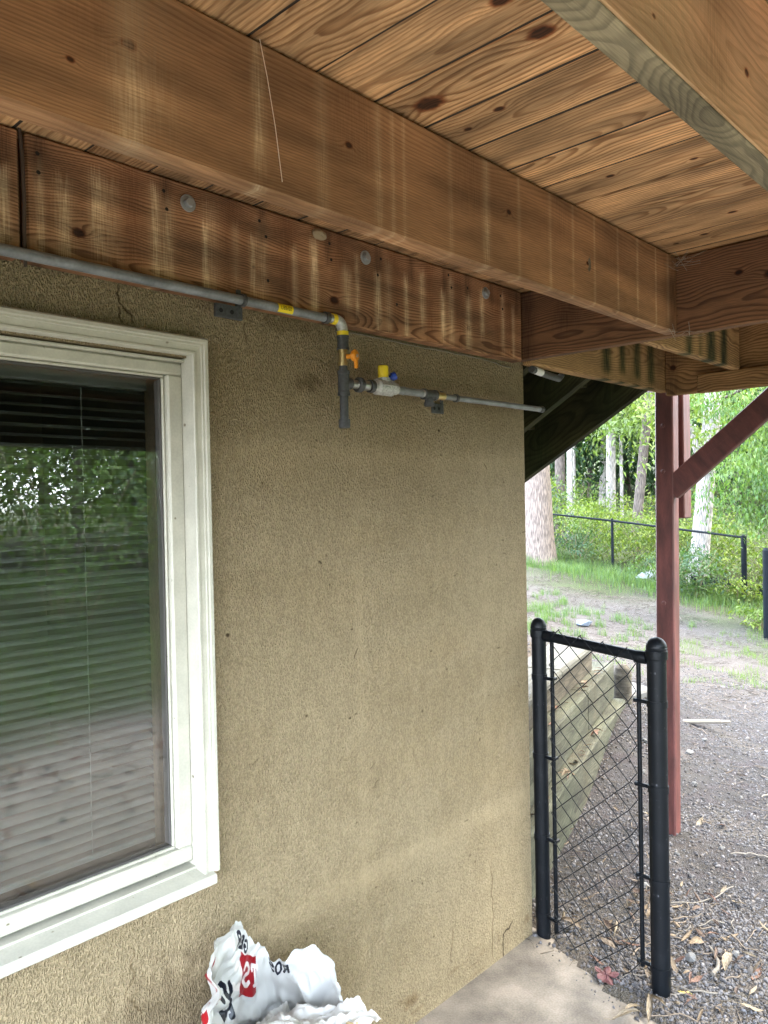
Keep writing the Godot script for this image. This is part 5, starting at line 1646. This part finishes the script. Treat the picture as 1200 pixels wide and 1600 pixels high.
		tag(o, "thin broken twig among the leaves on the gravel", "twig", "twigs on the gravel")
	# bigger pieces that can be told apart
	var lath := MB.new()
	lath.box(Vector3(-0.30, -0.008, -0.020), Vector3(0.18, 0.010, 0.022), 0.004, 0, 1.4, 0.131)
	lath.box(Vector3(0.17, -0.007, -0.014), Vector3(0.24, 0.006, 0.016), 0.006, 0, 1.4, 0.131)
	var lo := obj("wood_lath", lath.mesh(), mat(lin(0.14, 0.12, 0.10), 0.85), null, on_land(4.86, -0.50, 0.014))
	lo.rotation.y = -0.86
	tag(lo, "pale split wooden lath lying on the gravel behind the red post", "lath")
	for q in [[2.47, 0.52, 0.16, 0.0065, 0.35, "thick pale stick on the gravel right of the right fence post"], [3.30, 0.36, 0.14, 0.005, 1.9, "curved pale stick on the open gravel right of the red post"], [4.1, 0.2, 0.12, 0.006, 2.5, "short pale stick farther out on the open gravel"], [2.85, 0.35, 0.30, 0.003, -0.5, "long thin bent twig on the gravel between fence and red post"]]:
		var b := MB.new()
		var path := PackedVector3Array()
		var rad := PackedFloat32Array()
		for i in 9:
			var t := i / 8.0
			path.append(Vector3((t - 0.5) * q[2], 0.003 * sin(i * 2.1), 0.10 * q[2] * sin(t * 4.0)))
			rad.append(q[3] * (1.0 - 0.35 * t))
		b.tube(path, rad, 9)
		var o := obj("stick", b.mesh(), tw2, null, on_land(q[0], q[1], 0.012))
		o.rotation.y = q[4]
		tag(o, q[5], "stick")
	var fr := obj("dry_leaf", shapes[0], mats[2], null, Vector3(1.668, 2.045, 0.5595))
	fr.rotation = Vector3(PI / 2 + 0.1, 0.0, 0.5)
	fr.scale = Vector3.ONE * 0.034
	tag(fr, "tiny tan leaf stuck to the side of the big joist near its far end", "leaf")
	# larger loose stones
	for k in 26:
		var x := r.randf_range(2.35, 5.0)
		var z := r.randf_range(-0.6, 1.1)
		if x < pad_edge(z) + 0.05: continue
		var g := r.randf_range(0.06, 0.13)
		var sz := r.randf_range(0.012, 0.026)
		var o := obj("stone", pebble(90 + k), mat(lin(g, g * 0.97, g * 0.95), 0.85), null, on_land(x, z, sz * 0.3))
		o.rotation = Vector3(r.randf(), r.randf() * TAU, r.randf())
		o.scale = Vector3.ONE * sz
		tag(o, "larger grey stone lying loose on the gravel", "stone", "larger stones on the gravel")


# ------------------------------------------------------------------ plants
func leaf_mesh(droop: float) -> ArrayMesh:
	var b := MB.new()
	var w := 0.19
	var p := [Vector3(0, 0, 0), Vector3(w, 0.05, 0.42), Vector3(0, -0.02, 0.45), Vector3(-w, 0.05, 0.42), Vector3(0, -droop, 1.0)]
	b.tri(p[0], p[2], p[1])
	b.tri(p[0], p[3], p[2])
	b.tri(p[1], p[2], p[4])
	b.tri(p[2], p[3], p[4])
	return b.mesh()


func crown(parent: Node3D, called: String, blobs: Array, size: float, a: Color, b: Color, s: int, hang := 0.25, clump := 0.45) -> void:
	# blobs: [centre, radii, leaves, sprays]; leaves gather in sprays through the volume
	var r := RandomNumberGenerator.new()
	r.seed = s
	var total := 0
	for q in blobs: total += int(q[2])
	var buf := PackedFloat32Array()
	buf.resize(total * 16)
	var at := 0
	for q in blobs:
		var c: Vector3 = q[0]
		var rad: Vector3 = q[1]
		var n: int = q[2]
		var sprays: int = q[3]
		var per := n / sprays
		var done := 0
		for k in sprays:
			var d := Vector3(r.randfn(), r.randfn(), r.randfn()).normalized() * pow(r.randf(), 0.42)
			var sc := c + d * rad
			var t := r.randf()
			var tone := a.lerp(b, t) * r.randf_range(0.55, 1.0)
			var spread := clump * r.randf_range(0.5, 1.4)
			var flat := Basis.from_euler(Vector3(r.randf_range(-0.5, 0.5), r.randf() * TAU, r.randf_range(-0.4, 0.4)))
			var m := per if k < sprays - 1 else n - done
			for i in m:
				var o := flat * (Vector3(r.randfn() * 0.8, r.randfn() * 0.30, r.randfn() * 0.8) * spread)
				o.y -= absf(r.randfn()) * hang * spread
				var yaw := r.randf() * TAU
				var bs := Basis(Vector3.UP, yaw) * Basis(Vector3.RIGHT, r.randf_range(-0.2, 0.9) + hang) * Basis(Vector3.BACK, r.randf_range(-0.9, 0.9))
				var cc := tone * r.randf_range(0.8, 1.2)
				add_copy(buf, at, bs.scaled_local(Vector3.ONE * size * r.randf_range(0.6, 1.3)), sc + o, cc)
				at += 1
			done += m
	copies(called, M.leaf, M.leaf_mat, buf, total, parent).set_meta("kind", "stuff")


func trunk_mesh(base: Vector3, top: Vector3, r0: float, r1: float, flare: float, s: int, sides := 14) -> ArrayMesh:
	var b := MB.new()
	var n := fnl(s, 0.35)
	var rows := []
	var steps := 22
	for k in steps + 1:
		var t := float(k) / steps
		t = pow(t, 1.5)
		var h := (top - base).length() * t
		var c := base.lerp(top, t) + Vector3(n.get_noise_2d(h, 1.0), 0, n.get_noise_2d(h, 50.0)) * 0.35 * r0 * 3.0 * t
		var rr := lerpf(r0, r1, t) * (1.0 + flare * exp(-h / (r0 * 1.6)))
		var line := PackedVector3Array()
		for i in sides + 1:
			var a := TAU * (i % sides) / sides
			var lob := 1.0 + 0.05 * sin(a * 3.0 + s) + 0.12 * flare * exp(-h / (r0 * 1.2)) * sin(a * 5.0 + s)
			line.append(c + Vector3(cos(a), 0, sin(a)) * rr * lob)
		rows.append(line)
	b.surface(rows, true, 1.0, 1.0, true)
	return b.mesh()


func bark(c: Color, deep := 1.0) -> StandardMaterial3D:
	var m := mat(c, 0.9)
	m.albedo_texture = tex(M.bark_picture)
	m.heightmap_enabled = true
	m.heightmap_texture = tex(M.bark_picture)
	m.heightmap_scale = 2.5 * deep
	m.uv1_triplanar = true
	m.uv1_world_triplanar = true
	m.uv1_scale = Vector3(1.7, 0.14, 1.7)
	return m


func tree(label: String, x: float, z: float, lean: Vector3, r0: float, r1: float, m: Material, s: int, flare := 0.35, group := "") -> Node3D:
	var t := thing("tree", label, "tree", Vector3(x, 0, z), group)
	var y := land(x, z) - 0.15
	obj("trunk", trunk_mesh(Vector3(0, y, 0), Vector3(0, y, 0) + lean, r0, r1, flare, s), m, t)
	return t


func limb(t: Node3D, m: Material, pts: Array, r0: float, r1: float) -> void:
	var b := MB.new()
	var path := PackedVector3Array(pts)
	var rad := PackedFloat32Array()
	for k in pts.size(): rad.append(lerpf(r0, r1, float(k) / (pts.size() - 1)))
	b.tube(path, rad, 8, false)
	obj("limb", b.mesh(), m, t)


func make_trees() -> void:
	M.leaf = leaf_mesh(0.18)
	var lm := mat(Color.WHITE, 0.55)
	lm.vertex_color_use_as_albedo = true
	lm.backlight_enabled = true
	lm.backlight = Color(0.85, 0.93, 0.55)
	lm.metallic_specular = 0.4
	M.leaf_mat = lm
	var pink := bark(lin(0.27, 0.205, 0.17))
	var brown := bark(lin(0.15, 0.115, 0.095))
	var pale := bark(lin(0.40, 0.36, 0.33), 0.4)
	var g1 := Color(0.11, 0.165, 0.05)
	var g2 := Color(0.185, 0.23, 0.06)
	var g3 := Color(0.055, 0.115, 0.045)
	var g4 := Color(0.045, 0.085, 0.04)
	var t: Node3D
	# trunks in view, left to right
	t = tree("thick pinkish brown trunk with flared foot, beside the house wall corner", 13.2, -6.84, Vector3(-0.1, 13, -0.1), 0.285, 0.20, pink, 1, 0.45)
	crown(t, "crown", [[Vector3(0, 11.5, 0), Vector3(2.4, 1.6, 2.4), 1200, 22]], 0.17, g1, g2, 1)
	t = tree("brown straight trunk standing directly right of the thick pinkish trunk", 17.64, -8.98, Vector3(0.1, 14, 0), 0.135, 0.09, brown, 2, 0.2)
	crown(t, "crown", [[Vector3(0, 10.5, 0), Vector3(2, 2, 2), 1200, 18], [Vector3(0.6, 5.0, 1.2), Vector3(2.2, 1.2, 1.6), 2600, 26]], 0.16, g1, g3, 2)
	t = tree("slim pale sunlit trunk touching the brown straight trunk", 16.91, -8.30, Vector3(0.15, 12, 0.1), 0.075, 0.05, pale, 3, 0.1)
	crown(t, "crown", [[Vector3(0.2, 5.0, 0.3), Vector3(1.8, 1.2, 1.8), 2200, 26]], 0.15, g1, g2, 3)
	t = tree("very thin pale sapling trunk between the slim pale trunk and the tall white trunk", 21.48, -10.75, Vector3(-0.1, 11, 0.1), 0.045, 0.03, pale, 4, 0.1)
	crown(t, "crown", [[Vector3(0, 4.4, 0), Vector3(2.2, 1.6, 2.2), 2600, 34]], 0.16, g3, g2, 4)
	t = tree("distant thin brown trunk whose foot is hidden by undergrowth", 24.54, -11.89, Vector3(0.4, 13, 0.2), 0.10, 0.06, brown, 5, 0.1)
	crown(t, "crown", [[Vector3(0.2, 5.0, 0), Vector3(3.0, 2.0, 3.0), 3200, 40]], 0.20, g3, g1, 5)
	t = tree("tall white sunlit trunk rising behind the far fence left of the red post", 19.48, -8.5, Vector3(0.05, 15, 0.0), 0.125, 0.095, pale, 6, 0.15)
	crown(t, "crown", [[Vector3(0, 10.6, 0), Vector3(2.4, 2.0, 2.4), 1500, 22], [Vector3(1.0, 4.2, 0.8), Vector3(2.2, 1.2, 1.6), 3000, 30]], 0.16, g1, g3, 6)
	t = tree("thin pale sapling right of the tall white trunk", 21.55, -9.21, Vector3(-0.25, 9, 0.1), 0.05, 0.03, pale, 7, 0.1)
	crown(t, "crown", [[Vector3(0, 4.6, 0.3), Vector3(2.2, 2.0, 2.0), 4200, 44]], 0.15, g2, g1, 7)
	t = tree("grey brown trunk leaning to the right behind the far fence, left of the red post", 17.04, -6.71, Vector3(1.0, 10.5, 0.75), 0.12, 0.08, brown, 8, 0.2)
	crown(t, "crown", [[Vector3(1.2, 9.0, 0.9), Vector3(2.0, 1.6, 2.0), 1200, 18], [Vector3(0.6, 3.6, 0.2), Vector3(1.8, 0.9, 1.8), 2400, 24]], 0.15, g1, g2, 8)
	t = tree("white barked trunk half hidden by leaves right of the red post", 14.53, -4.27, Vector3(0.9, 11, 0.75), 0.17, 0.11, pale, 9, 0.5)
	limb(t, pale, [Vector3(0.18, 1.8, 0.15), Vector3(0.0, 3.2, -0.25), Vector3(-0.1, 5.2, -0.5)], 0.08, 0.04)
	crown(t, "crown", [[Vector3(0.7, 8.6, 0.5), Vector3(2.0, 1.8, 2.0), 1500, 22], [Vector3(-0.5, 2.9, 0.9), Vector3(1.1, 1.4, 1.1), 1500, 24], [Vector3(-0.3, 3.4, -0.9), Vector3(1.0, 1.2, 0.8), 1000, 16]], 0.13, g1, g2, 9)
	t = tree("leafy tree whose light green drooping branches hang low at the right edge", 12.4, -0.9, Vector3(-0.3, 8, -0.4), 0.16, 0.08, brown, 10, 0.3)
	limb(t, brown, [Vector3(-0.05, 2.8, -0.05), Vector3(-0.5, 3.3, -0.9), Vector3(-0.7, 2.9, -1.8)], 0.06, 0.02)
	crown(t, "crown", [[Vector3(-0.4, 3.4, -1.0), Vector3(1.5, 1.3, 1.5), 9500, 190], [Vector3(-0.6, 1.9, -1.1), Vector3(1.1, 0.9, 1.2), 7500, 150], [Vector3(-0.3, 1.0, -0.5), Vector3(0.7, 0.6, 0.8), 2800, 60], [Vector3(0, 5.6, 0), Vector3(1.6, 1.4, 1.6), 1600, 24]], 0.078, Color(0.075, 0.15, 0.045), Color(0.17, 0.235, 0.06), 10, 0.6, 0.24)
	# rows behind, up the slope
	var r := RandomNumberGenerator.new()
	r.seed = 99
	var n := 0
	for k in 34:
		var dist := 26.0 + 16.0 * r.randf()
		var ang := deg_to_rad(-8.0 + 52.0 * (k + r.randf()) / 34.0)
		var x := dist * cos(ang)
		var z := 1.4 - dist * sin(ang)
		var dark := r.randf() < 0.5
		t = tree("background tree in the wood behind the far fence", x, z, Vector3(r.randf_range(-0.6, 0.6), r.randf_range(11, 15), r.randf_range(-0.6, 0.6)), r.randf_range(0.06, 0.16), 0.05, pale if r.randf() < 0.35 else brown, 20 + k, 0.2, "background trees in the wood")
		var base := land(x, z)
		crown(t, "crown", [[Vector3(0, base + 5.2 + r.randf() * 1.5, 0), Vector3(3.4, 2.2, 3.4), 2600, 40], [Vector3(r.randf_range(-1, 1), base + 2.6, r.randf_range(-1, 1)), Vector3(3.2, 2.2, 3.2), 3200, 46]], 0.27, g4 if dark else g1, g3 if dark else g2, 200 + k, 0.25, 0.8)
		n += 1
	# the wood on the open side of the yard, which the window glass mirrors
	for k in 22:
		var x := -3.0 + 1.25 * k + r.randf_range(-0.8, 0.8)
		var z := r.randf_range(9.0, 16.0)
		t = tree("tree in the dark wood on the open side of the yard", x, z, Vector3(r.randf_range(-0.5, 0.5), r.randf_range(7.0, 9.5), r.randf_range(-0.5, 0.5)), r.randf_range(0.07, 0.13), 0.04, brown if r.randf() < 0.7 else pale, 300 + k, 0.3, "trees on the open side of the yard")
		var base := land(x, z)
		crown(t, "crown", [[Vector3(0, base + 6.4 + r.randf() * 1.2, 0), Vector3(2.0, 2.2, 1.8), 3400, 50], [Vector3(0, base + 3.2 + r.randf() * 0.8, 0), Vector3(1.9, 1.6, 1.7), 4600, 64], [Vector3(r.randf_range(-1, 1), base + 1.6, r.randf_range(-1, 0)), Vector3(1.8, 1.0, 1.6), 3600, 50]], 0.13, g3 if k % 2 else g1, Color(0.30, 0.36, 0.06) if k % 2 else g2, 330 + k, 0.25, 0.55)


func make_shrubs() -> void:
	var stem := mat(lin(0.16, 0.13, 0.07), 0.85)
	var bush := func(label: String, x: float, z: float, h: float, w: float, n: int, size: float, a: Color, b: Color, s: int, group: String) -> void:
		var y := land(x, z)
		var t := thing("shrub", label, "shrub", Vector3(x, y, z), group)
		var r := RandomNumberGenerator.new()
		r.seed = s
		for k in 7:
			var m := MB.new()
			var d := Vector3(r.randf_range(-0.5, 0.5) * w, h * r.randf_range(0.6, 1.0), r.randf_range(-0.5, 0.5) * w)
			m.tube(PackedVector3Array([Vector3(d.x * 0.2, -0.05, d.z * 0.2), d * 0.5 + Vector3(0, 0.05, 0), d]), PackedFloat32Array([0.008, 0.006, 0.003]), 5, false)
			obj("stem", m.mesh(), stem, t)
		crown(t, "foliage", [[Vector3(0, h * 0.52, 0), Vector3(w * 0.5, h * 0.5, w * 0.5), n, maxi(12, n / 26)]], size, a, b, s, 0.1, w * 0.16)
	var blue := Color(0.05, 0.10, 0.065)
	var lime := Color(0.20, 0.25, 0.04)
	var mid := Color(0.10, 0.16, 0.04)
	bush.call("bluish green shrub just right of the thick pinkish trunk", 13.75, -6.35, 0.75, 1.0, 1100, 0.075, blue, mid, 1, "")
	bush.call("yellow green bush behind the far fence, left of its visible thin post", 14.7, -6.6, 1.25, 1.5, 2200, 0.085, lime, mid, 2, "")
	bush.call("yellow green bush behind the far fence, right of its visible thin post", 14.9, -5.5, 1.15, 1.5, 2000, 0.085, lime, mid, 3, "")
	bush.call("low blue green bush in front of the far fence beside the red post", 13.5, -4.55, 0.55, 1.1, 1000, 0.07, blue, mid, 4, "")
	bush.call("dark green bush directly right of the red post", 13.0, -3.75, 0.85, 1.15, 1800, 0.08, blue, mid, 5, "")
	bush.call("leafy weed clump at the foot of the thick corner fence post", 13.35, -3.15, 0.45, 0.8, 700, 0.08, mid, lime, 6, "")
	bush.call("small leafy weed beside the pair of gate posts", 11.6, -2.25, 0.35, 0.6, 420, 0.07, mid, lime, 7, "")
	var r := RandomNumberGenerator.new()
	r.seed = 15
	for k in 16:
		var z := lerpf(-9.5, 1.5, k / 15.0)
		bush.call("light green undergrowth bush on the slope behind the far fence", 15.5 + r.randf() * 4.0, z + r.randf_range(-0.5, 0.5), r.randf_range(0.9, 1.9), r.randf_range(1.5, 2.4), 1600, 0.11, mid if r.randf() < 0.5 else blue, lime, 40 + k, "undergrowth bushes behind the far fence")
	for k in 16:
		bush.call("dark green bush on the bank at the open side of the yard", -2.5 + 1.5 * k, 6.2 + r.randf_range(-0.4, 2.2), r.randf_range(0.9, 2.2), r.randf_range(1.4, 2.4), 1700, 0.09, blue if k % 2 else mid, mid if k % 3 else lime, 70 + k, "bushes on the bank of the yard")


func make_grass() -> void:
	var r := RandomNumberGenerator.new()
	r.seed = 61
	var b := MB.new()
	b.tri(Vector3(-0.02, 0, 0), Vector3(0.02, 0, 0), Vector3(0.018, 0.55, 0.10))
	b.tri(Vector3(-0.02, 0, 0), Vector3(0.018, 0.55, 0.10), Vector3(-0.012, 0.55, 0.10))
	b.tri(Vector3(-0.012, 0.55, 0.10), Vector3(0.018, 0.55, 0.10), Vector3(0.012, 0.95, 0.42))
	var blade := b.mesh()
	var patch := func(label: String, want: int, where: Callable, h0: float, h1: float, a: Color, c2: Color) -> void:
		var buf := PackedFloat32Array()
		buf.resize(want * 16)
		var n := 0
		var tries := 0
		while n < want and tries < want * 60:
			tries += 1
			var p: Vector2 = where.call()
			if p.x < -50.0: continue
			var h := r.randf_range(h0, h1)
			add_copy(buf, n, Basis(Vector3.UP, r.randf() * TAU).scaled_local(Vector3(h * 0.6 + 0.02, h, h)), on_land(p.x, p.y, -0.004), a.lerp(c2, r.randf()) * r.randf_range(0.6, 0.95))
			n += 1
		tag(copies("grass", blade, M.leaf_mat, buf.slice(0, n * 16), n), label, "grass", "", "stuff")
	var cl := fnl(91, 1.6)
	var blue := Color(0.07, 0.14, 0.075)
	var yel := Color(0.17, 0.25, 0.05)
	patch.call("long grass along the foot of the far fence and the thick trunk", 20000, func() -> Vector2:
		var z := r.randf_range(-9.5, -1.0)
		var x := 13.2 + r.randfn(0.0, 0.55)
		return Vector2(x, z) if cl.get_noise_2d(x, z) > -0.25 else Vector2(-99, 0), 0.08, 0.24, blue, yel)
	patch.call("short bright grass patch at the right edge before the gate posts", 24000, func() -> Vector2:
		var x := r.randf_range(6.8, 12.5)
		var z := r.randf_range(-2.4, 1.6)
		return Vector2(x, z) if cl.get_noise_2d(x * 1.2, z * 1.2) > 0.22 - 0.55 * smoothstep(7.4, 9.5, x + z * 1.2) else Vector2(-99, 0), 0.03, 0.09, yel, Color(0.11, 0.19, 0.04))
	patch.call("tufts of pale green grass on the bare ground above the timber wall", 7000, func() -> Vector2:
		var x := r.randf_range(6.5, 10.8)
		var z := r.randf_range(-5.8, -2.6)
		var d := Vector2(x - 8.9, z + 4.25).length()
		return Vector2(x, z) if cl.get_noise_2d(x * 1.6, z * 1.6) > 0.05 + 0.22 * d else Vector2(-99, 0), 0.04, 0.14, blue, yel)
	patch.call("few weeds sprouting behind the timber wall", 260, func() -> Vector2:
		return Vector2(5.6 + r.randfn(0.0, 0.22), -1.75 + r.randfn(0.0, 0.18)), 0.08, 0.22, yel, Color(0.22, 0.30, 0.05))
	patch.call("grass and weeds of the bank on the open side of the yard", 16000, func() -> Vector2:
		var x := r.randf_range(-3.0, 14.0)
		var z := r.randf_range(3.2, 9.0)
		return Vector2(x, z) if cl.get_noise_2d(x, z) > 0.25 - 0.6 * smoothstep(3.4, 5.0, z) else Vector2(-99, 0), 0.08, 0.24, blue, yel)
	# stones near the fence foot
	for q in [[13.55, -4.75, 0.26, lin(0.16, 0.175, 0.19), "pale grey boulder in the long grass left of the red post"], [8.97, -3.55, 0.11, lin(0.10, 0.12, 0.16), "flat blue grey stone beside the grass tufts above the timber wall"], [6.6, -2.3, 0.07, lin(0.07, 0.05, 0.04), "dark stub of a root sticking out of the bare ground above the timber wall"]]:
		var o := obj("boulder", pebble(int(q[0] * 10)), mat(q[3], 0.9), null, on_land(q[0], q[1], q[2] * 0.3))
		o.scale = Vector3(1.5, 0.8, 1.0) * q[2] if q[2] > 0.1 else Vector3(0.6, 2.6, 0.6) * q[2]
		tag(o, q[4], "stone" if q[2] > 0.1 else "root")


# ------------------------------------------------------------------ start
func _ready() -> void:
	rng.seed = 1
	var cam := Camera3D.new()
	cam.name = "camera"
	cam.fov = 67.117
	cam.near = 0.05
	cam.far = 400.0
	# turned 43.48 degrees from the wall, 0.9 down, 1.1 of roll
	var yaw := deg_to_rad(43.484)
	var pit := deg_to_rad(-0.910)
	var roll := deg_to_rad(-1.131)
	var F := Vector3(cos(yaw) * cos(pit), sin(pit), -sin(yaw) * cos(pit))
	var R := Vector3(sin(yaw), 0, cos(yaw))
	var U := R.cross(F)
	var right := R * cos(roll) + U * sin(roll)
	var up := U * cos(roll) - R * sin(roll)
	cam.transform = Transform3D(Basis(right, up, -F), Vector3(0, 1.5, 1.457))
	add_child(cam)
	cam.current = true
	var env := Environment.new()
	env.background_mode = Environment.BG_SKY
	var sky := Sky.new()
	var ps := ProceduralSkyMaterial.new()
	ps.sky_top_color = Color(0.80, 0.87, 0.96)
	ps.sky_horizon_color = Color(0.93, 0.96, 0.99)
	ps.sky_curve = 0.18
	ps.ground_bottom_color = Color(0.30, 0.30, 0.26)
	ps.ground_horizon_color = Color(0.55, 0.58, 0.55)
	ps.sky_energy_multiplier = 1.0
	sky.sky_material = ps
	env.sky = sky
	env.tonemap_mode = Environment.TONE_MAPPER_LINEAR
	env.tonemap_exposure = 27.0
	env.sdfgi_enabled = true
	env.ssao_enabled = true
	env.ssil_enabled = true
	var we := WorldEnvironment.new()
	we.name = "world"
	we.environment = env
	add_child(we)
	var sun := DirectionalLight3D.new()
	sun.name = "sun"
	sun.light_energy = 0.22
	sun.light_color = Color(1.0, 0.965, 0.90)
	sun.light_angular_distance = 40.0
	sun.shadow_enabled = true
	var to_sun := Vector3(0.45, 0.85, 0.35).normalized()
	sun.transform = Transform3D(Basis.looking_at(-to_sun, Vector3.UP), Vector3(0, 20, 0))
	add_child(sun)

	land_noise = fnl(17, 0.8, FastNoiseLite.TYPE_SIMPLEX_SMOOTH, 3)
	# shared pictures
	var cellular := fnl(6, 0.085, FastNoiseLite.TYPE_CELLULAR, 2)
	cellular.cellular_return_type = FastNoiseLite.RETURN_DISTANCE
	M.stucco_relief = mixed_picture([[fnl(1, 0.11, FastNoiseLite.TYPE_SIMPLEX, 4), 0.8], [fnl(4, 0.05, FastNoiseLite.TYPE_SIMPLEX, 3), 0.45], [fnl(2, 0.40, FastNoiseLite.TYPE_SIMPLEX, 1), 0.3]], 1024, 0.5)
	M.stucco_tone = mixed_picture([[fnl(1, 0.11, FastNoiseLite.TYPE_SIMPLEX, 4), 0.20], [fnl(4, 0.05, FastNoiseLite.TYPE_SIMPLEX, 3), 0.14], [fnl(3, 0.012, FastNoiseLite.TYPE_SIMPLEX_SMOOTH, 3), 0.08], [fnl(2, 0.40, FastNoiseLite.TYPE_SIMPLEX, 1), 0.20]], 1024, 0.86)
	M.soil_picture = mixed_picture([[fnl(12, 0.11, FastNoiseLite.TYPE_SIMPLEX, 3), 0.55], [fnl(13, 0.02, FastNoiseLite.TYPE_SIMPLEX_SMOOTH, 3), 0.25]], 1024, 0.82)
	M.dust_picture = mixed_picture([[fnl(14, 0.25, FastNoiseLite.TYPE_SIMPLEX, 2), 0.14], [fnl(15, 0.012, FastNoiseLite.TYPE_SIMPLEX_SMOOTH, 5), 0.40]], 512, 0.82)
	M.worn_picture = mixed_picture([[fnl(18, 0.03, FastNoiseLite.TYPE_SIMPLEX_SMOOTH, 4), 0.40], [fnl(19, 0.3, FastNoiseLite.TYPE_SIMPLEX, 1), 0.10]], 512, 0.84)
	M.worn_white = mixed_picture([[fnl(20, 0.02, FastNoiseLite.TYPE_SIMPLEX_SMOOTH, 4), 0.10], [fnl(24, 0.2, FastNoiseLite.TYPE_SIMPLEX, 1), 0.04]], 512, 0.95)
	M.streak_picture = mixed_picture([[fnl(25, 0.12, FastNoiseLite.TYPE_SIMPLEX, 3), 0.8]], 256, 0.5)
	M.bark_picture = mixed_picture([[fnl(26, 0.06, FastNoiseLite.TYPE_SIMPLEX, 4), 0.9]], 512, 0.75)
	var sc := Image.create(256, 256, false, Image.FORMAT_RGB8)
	sc.fill(Color.BLACK)
	var sr := RandomNumberGenerator.new()
	sr.seed = 8
	for k in 150:
		var gq := sr.randf_range(0.12, 0.42)
		blot(sc, Vector2(sr.randf() * 256.0, sr.randf() * 256.0), sr.randf_range(0.5, 1.6), sr.randf_range(0.8, 4.0), Color(gq, gq, gq * 1.05, sr.randf_range(0.3, 0.9)), 1000 + k)
	for k in 14:
		blot(sc, Vector2(sr.randf() * 256.0, sr.randf() * 256.0), sr.randf_range(8, 24), sr.randf_range(14, 40), Color(0.10, 0.10, 0.11, 0.5), 1200 + k)
	M.scuff_picture = sc
	var wp: Image = M.worn_white
	wp.convert(Image.FORMAT_RGB8)
	for k in 34:
		blot(wp, Vector2(fmod(k * 173.3, 512.0), fmod(k * 311.7, 512.0)), 1.0 + fmod(k * 0.7, 2.5), 1.0 + fmod(k * 0.37, 1.6), Color(0.35, 0.30, 0.22, 0.7), 900 + k)
	var t0 := Time.get_ticks_msec()
	make_ground()
	make_deck()
	print("deck ", Time.get_ticks_msec() - t0)
	make_house()
	make_stairs()
	make_pipes()
	make_near_fence()
	make_retaining_wall()
	make_far_fence()
	print("built ", Time.get_ticks_msec() - t0)
	make_trees()
	make_shrubs()
	print("plants ", Time.get_ticks_msec() - t0)
	make_sack()
	make_gravel()
	make_grass()
	make_litter()
	print("all ", Time.get_ticks_msec() - t0)
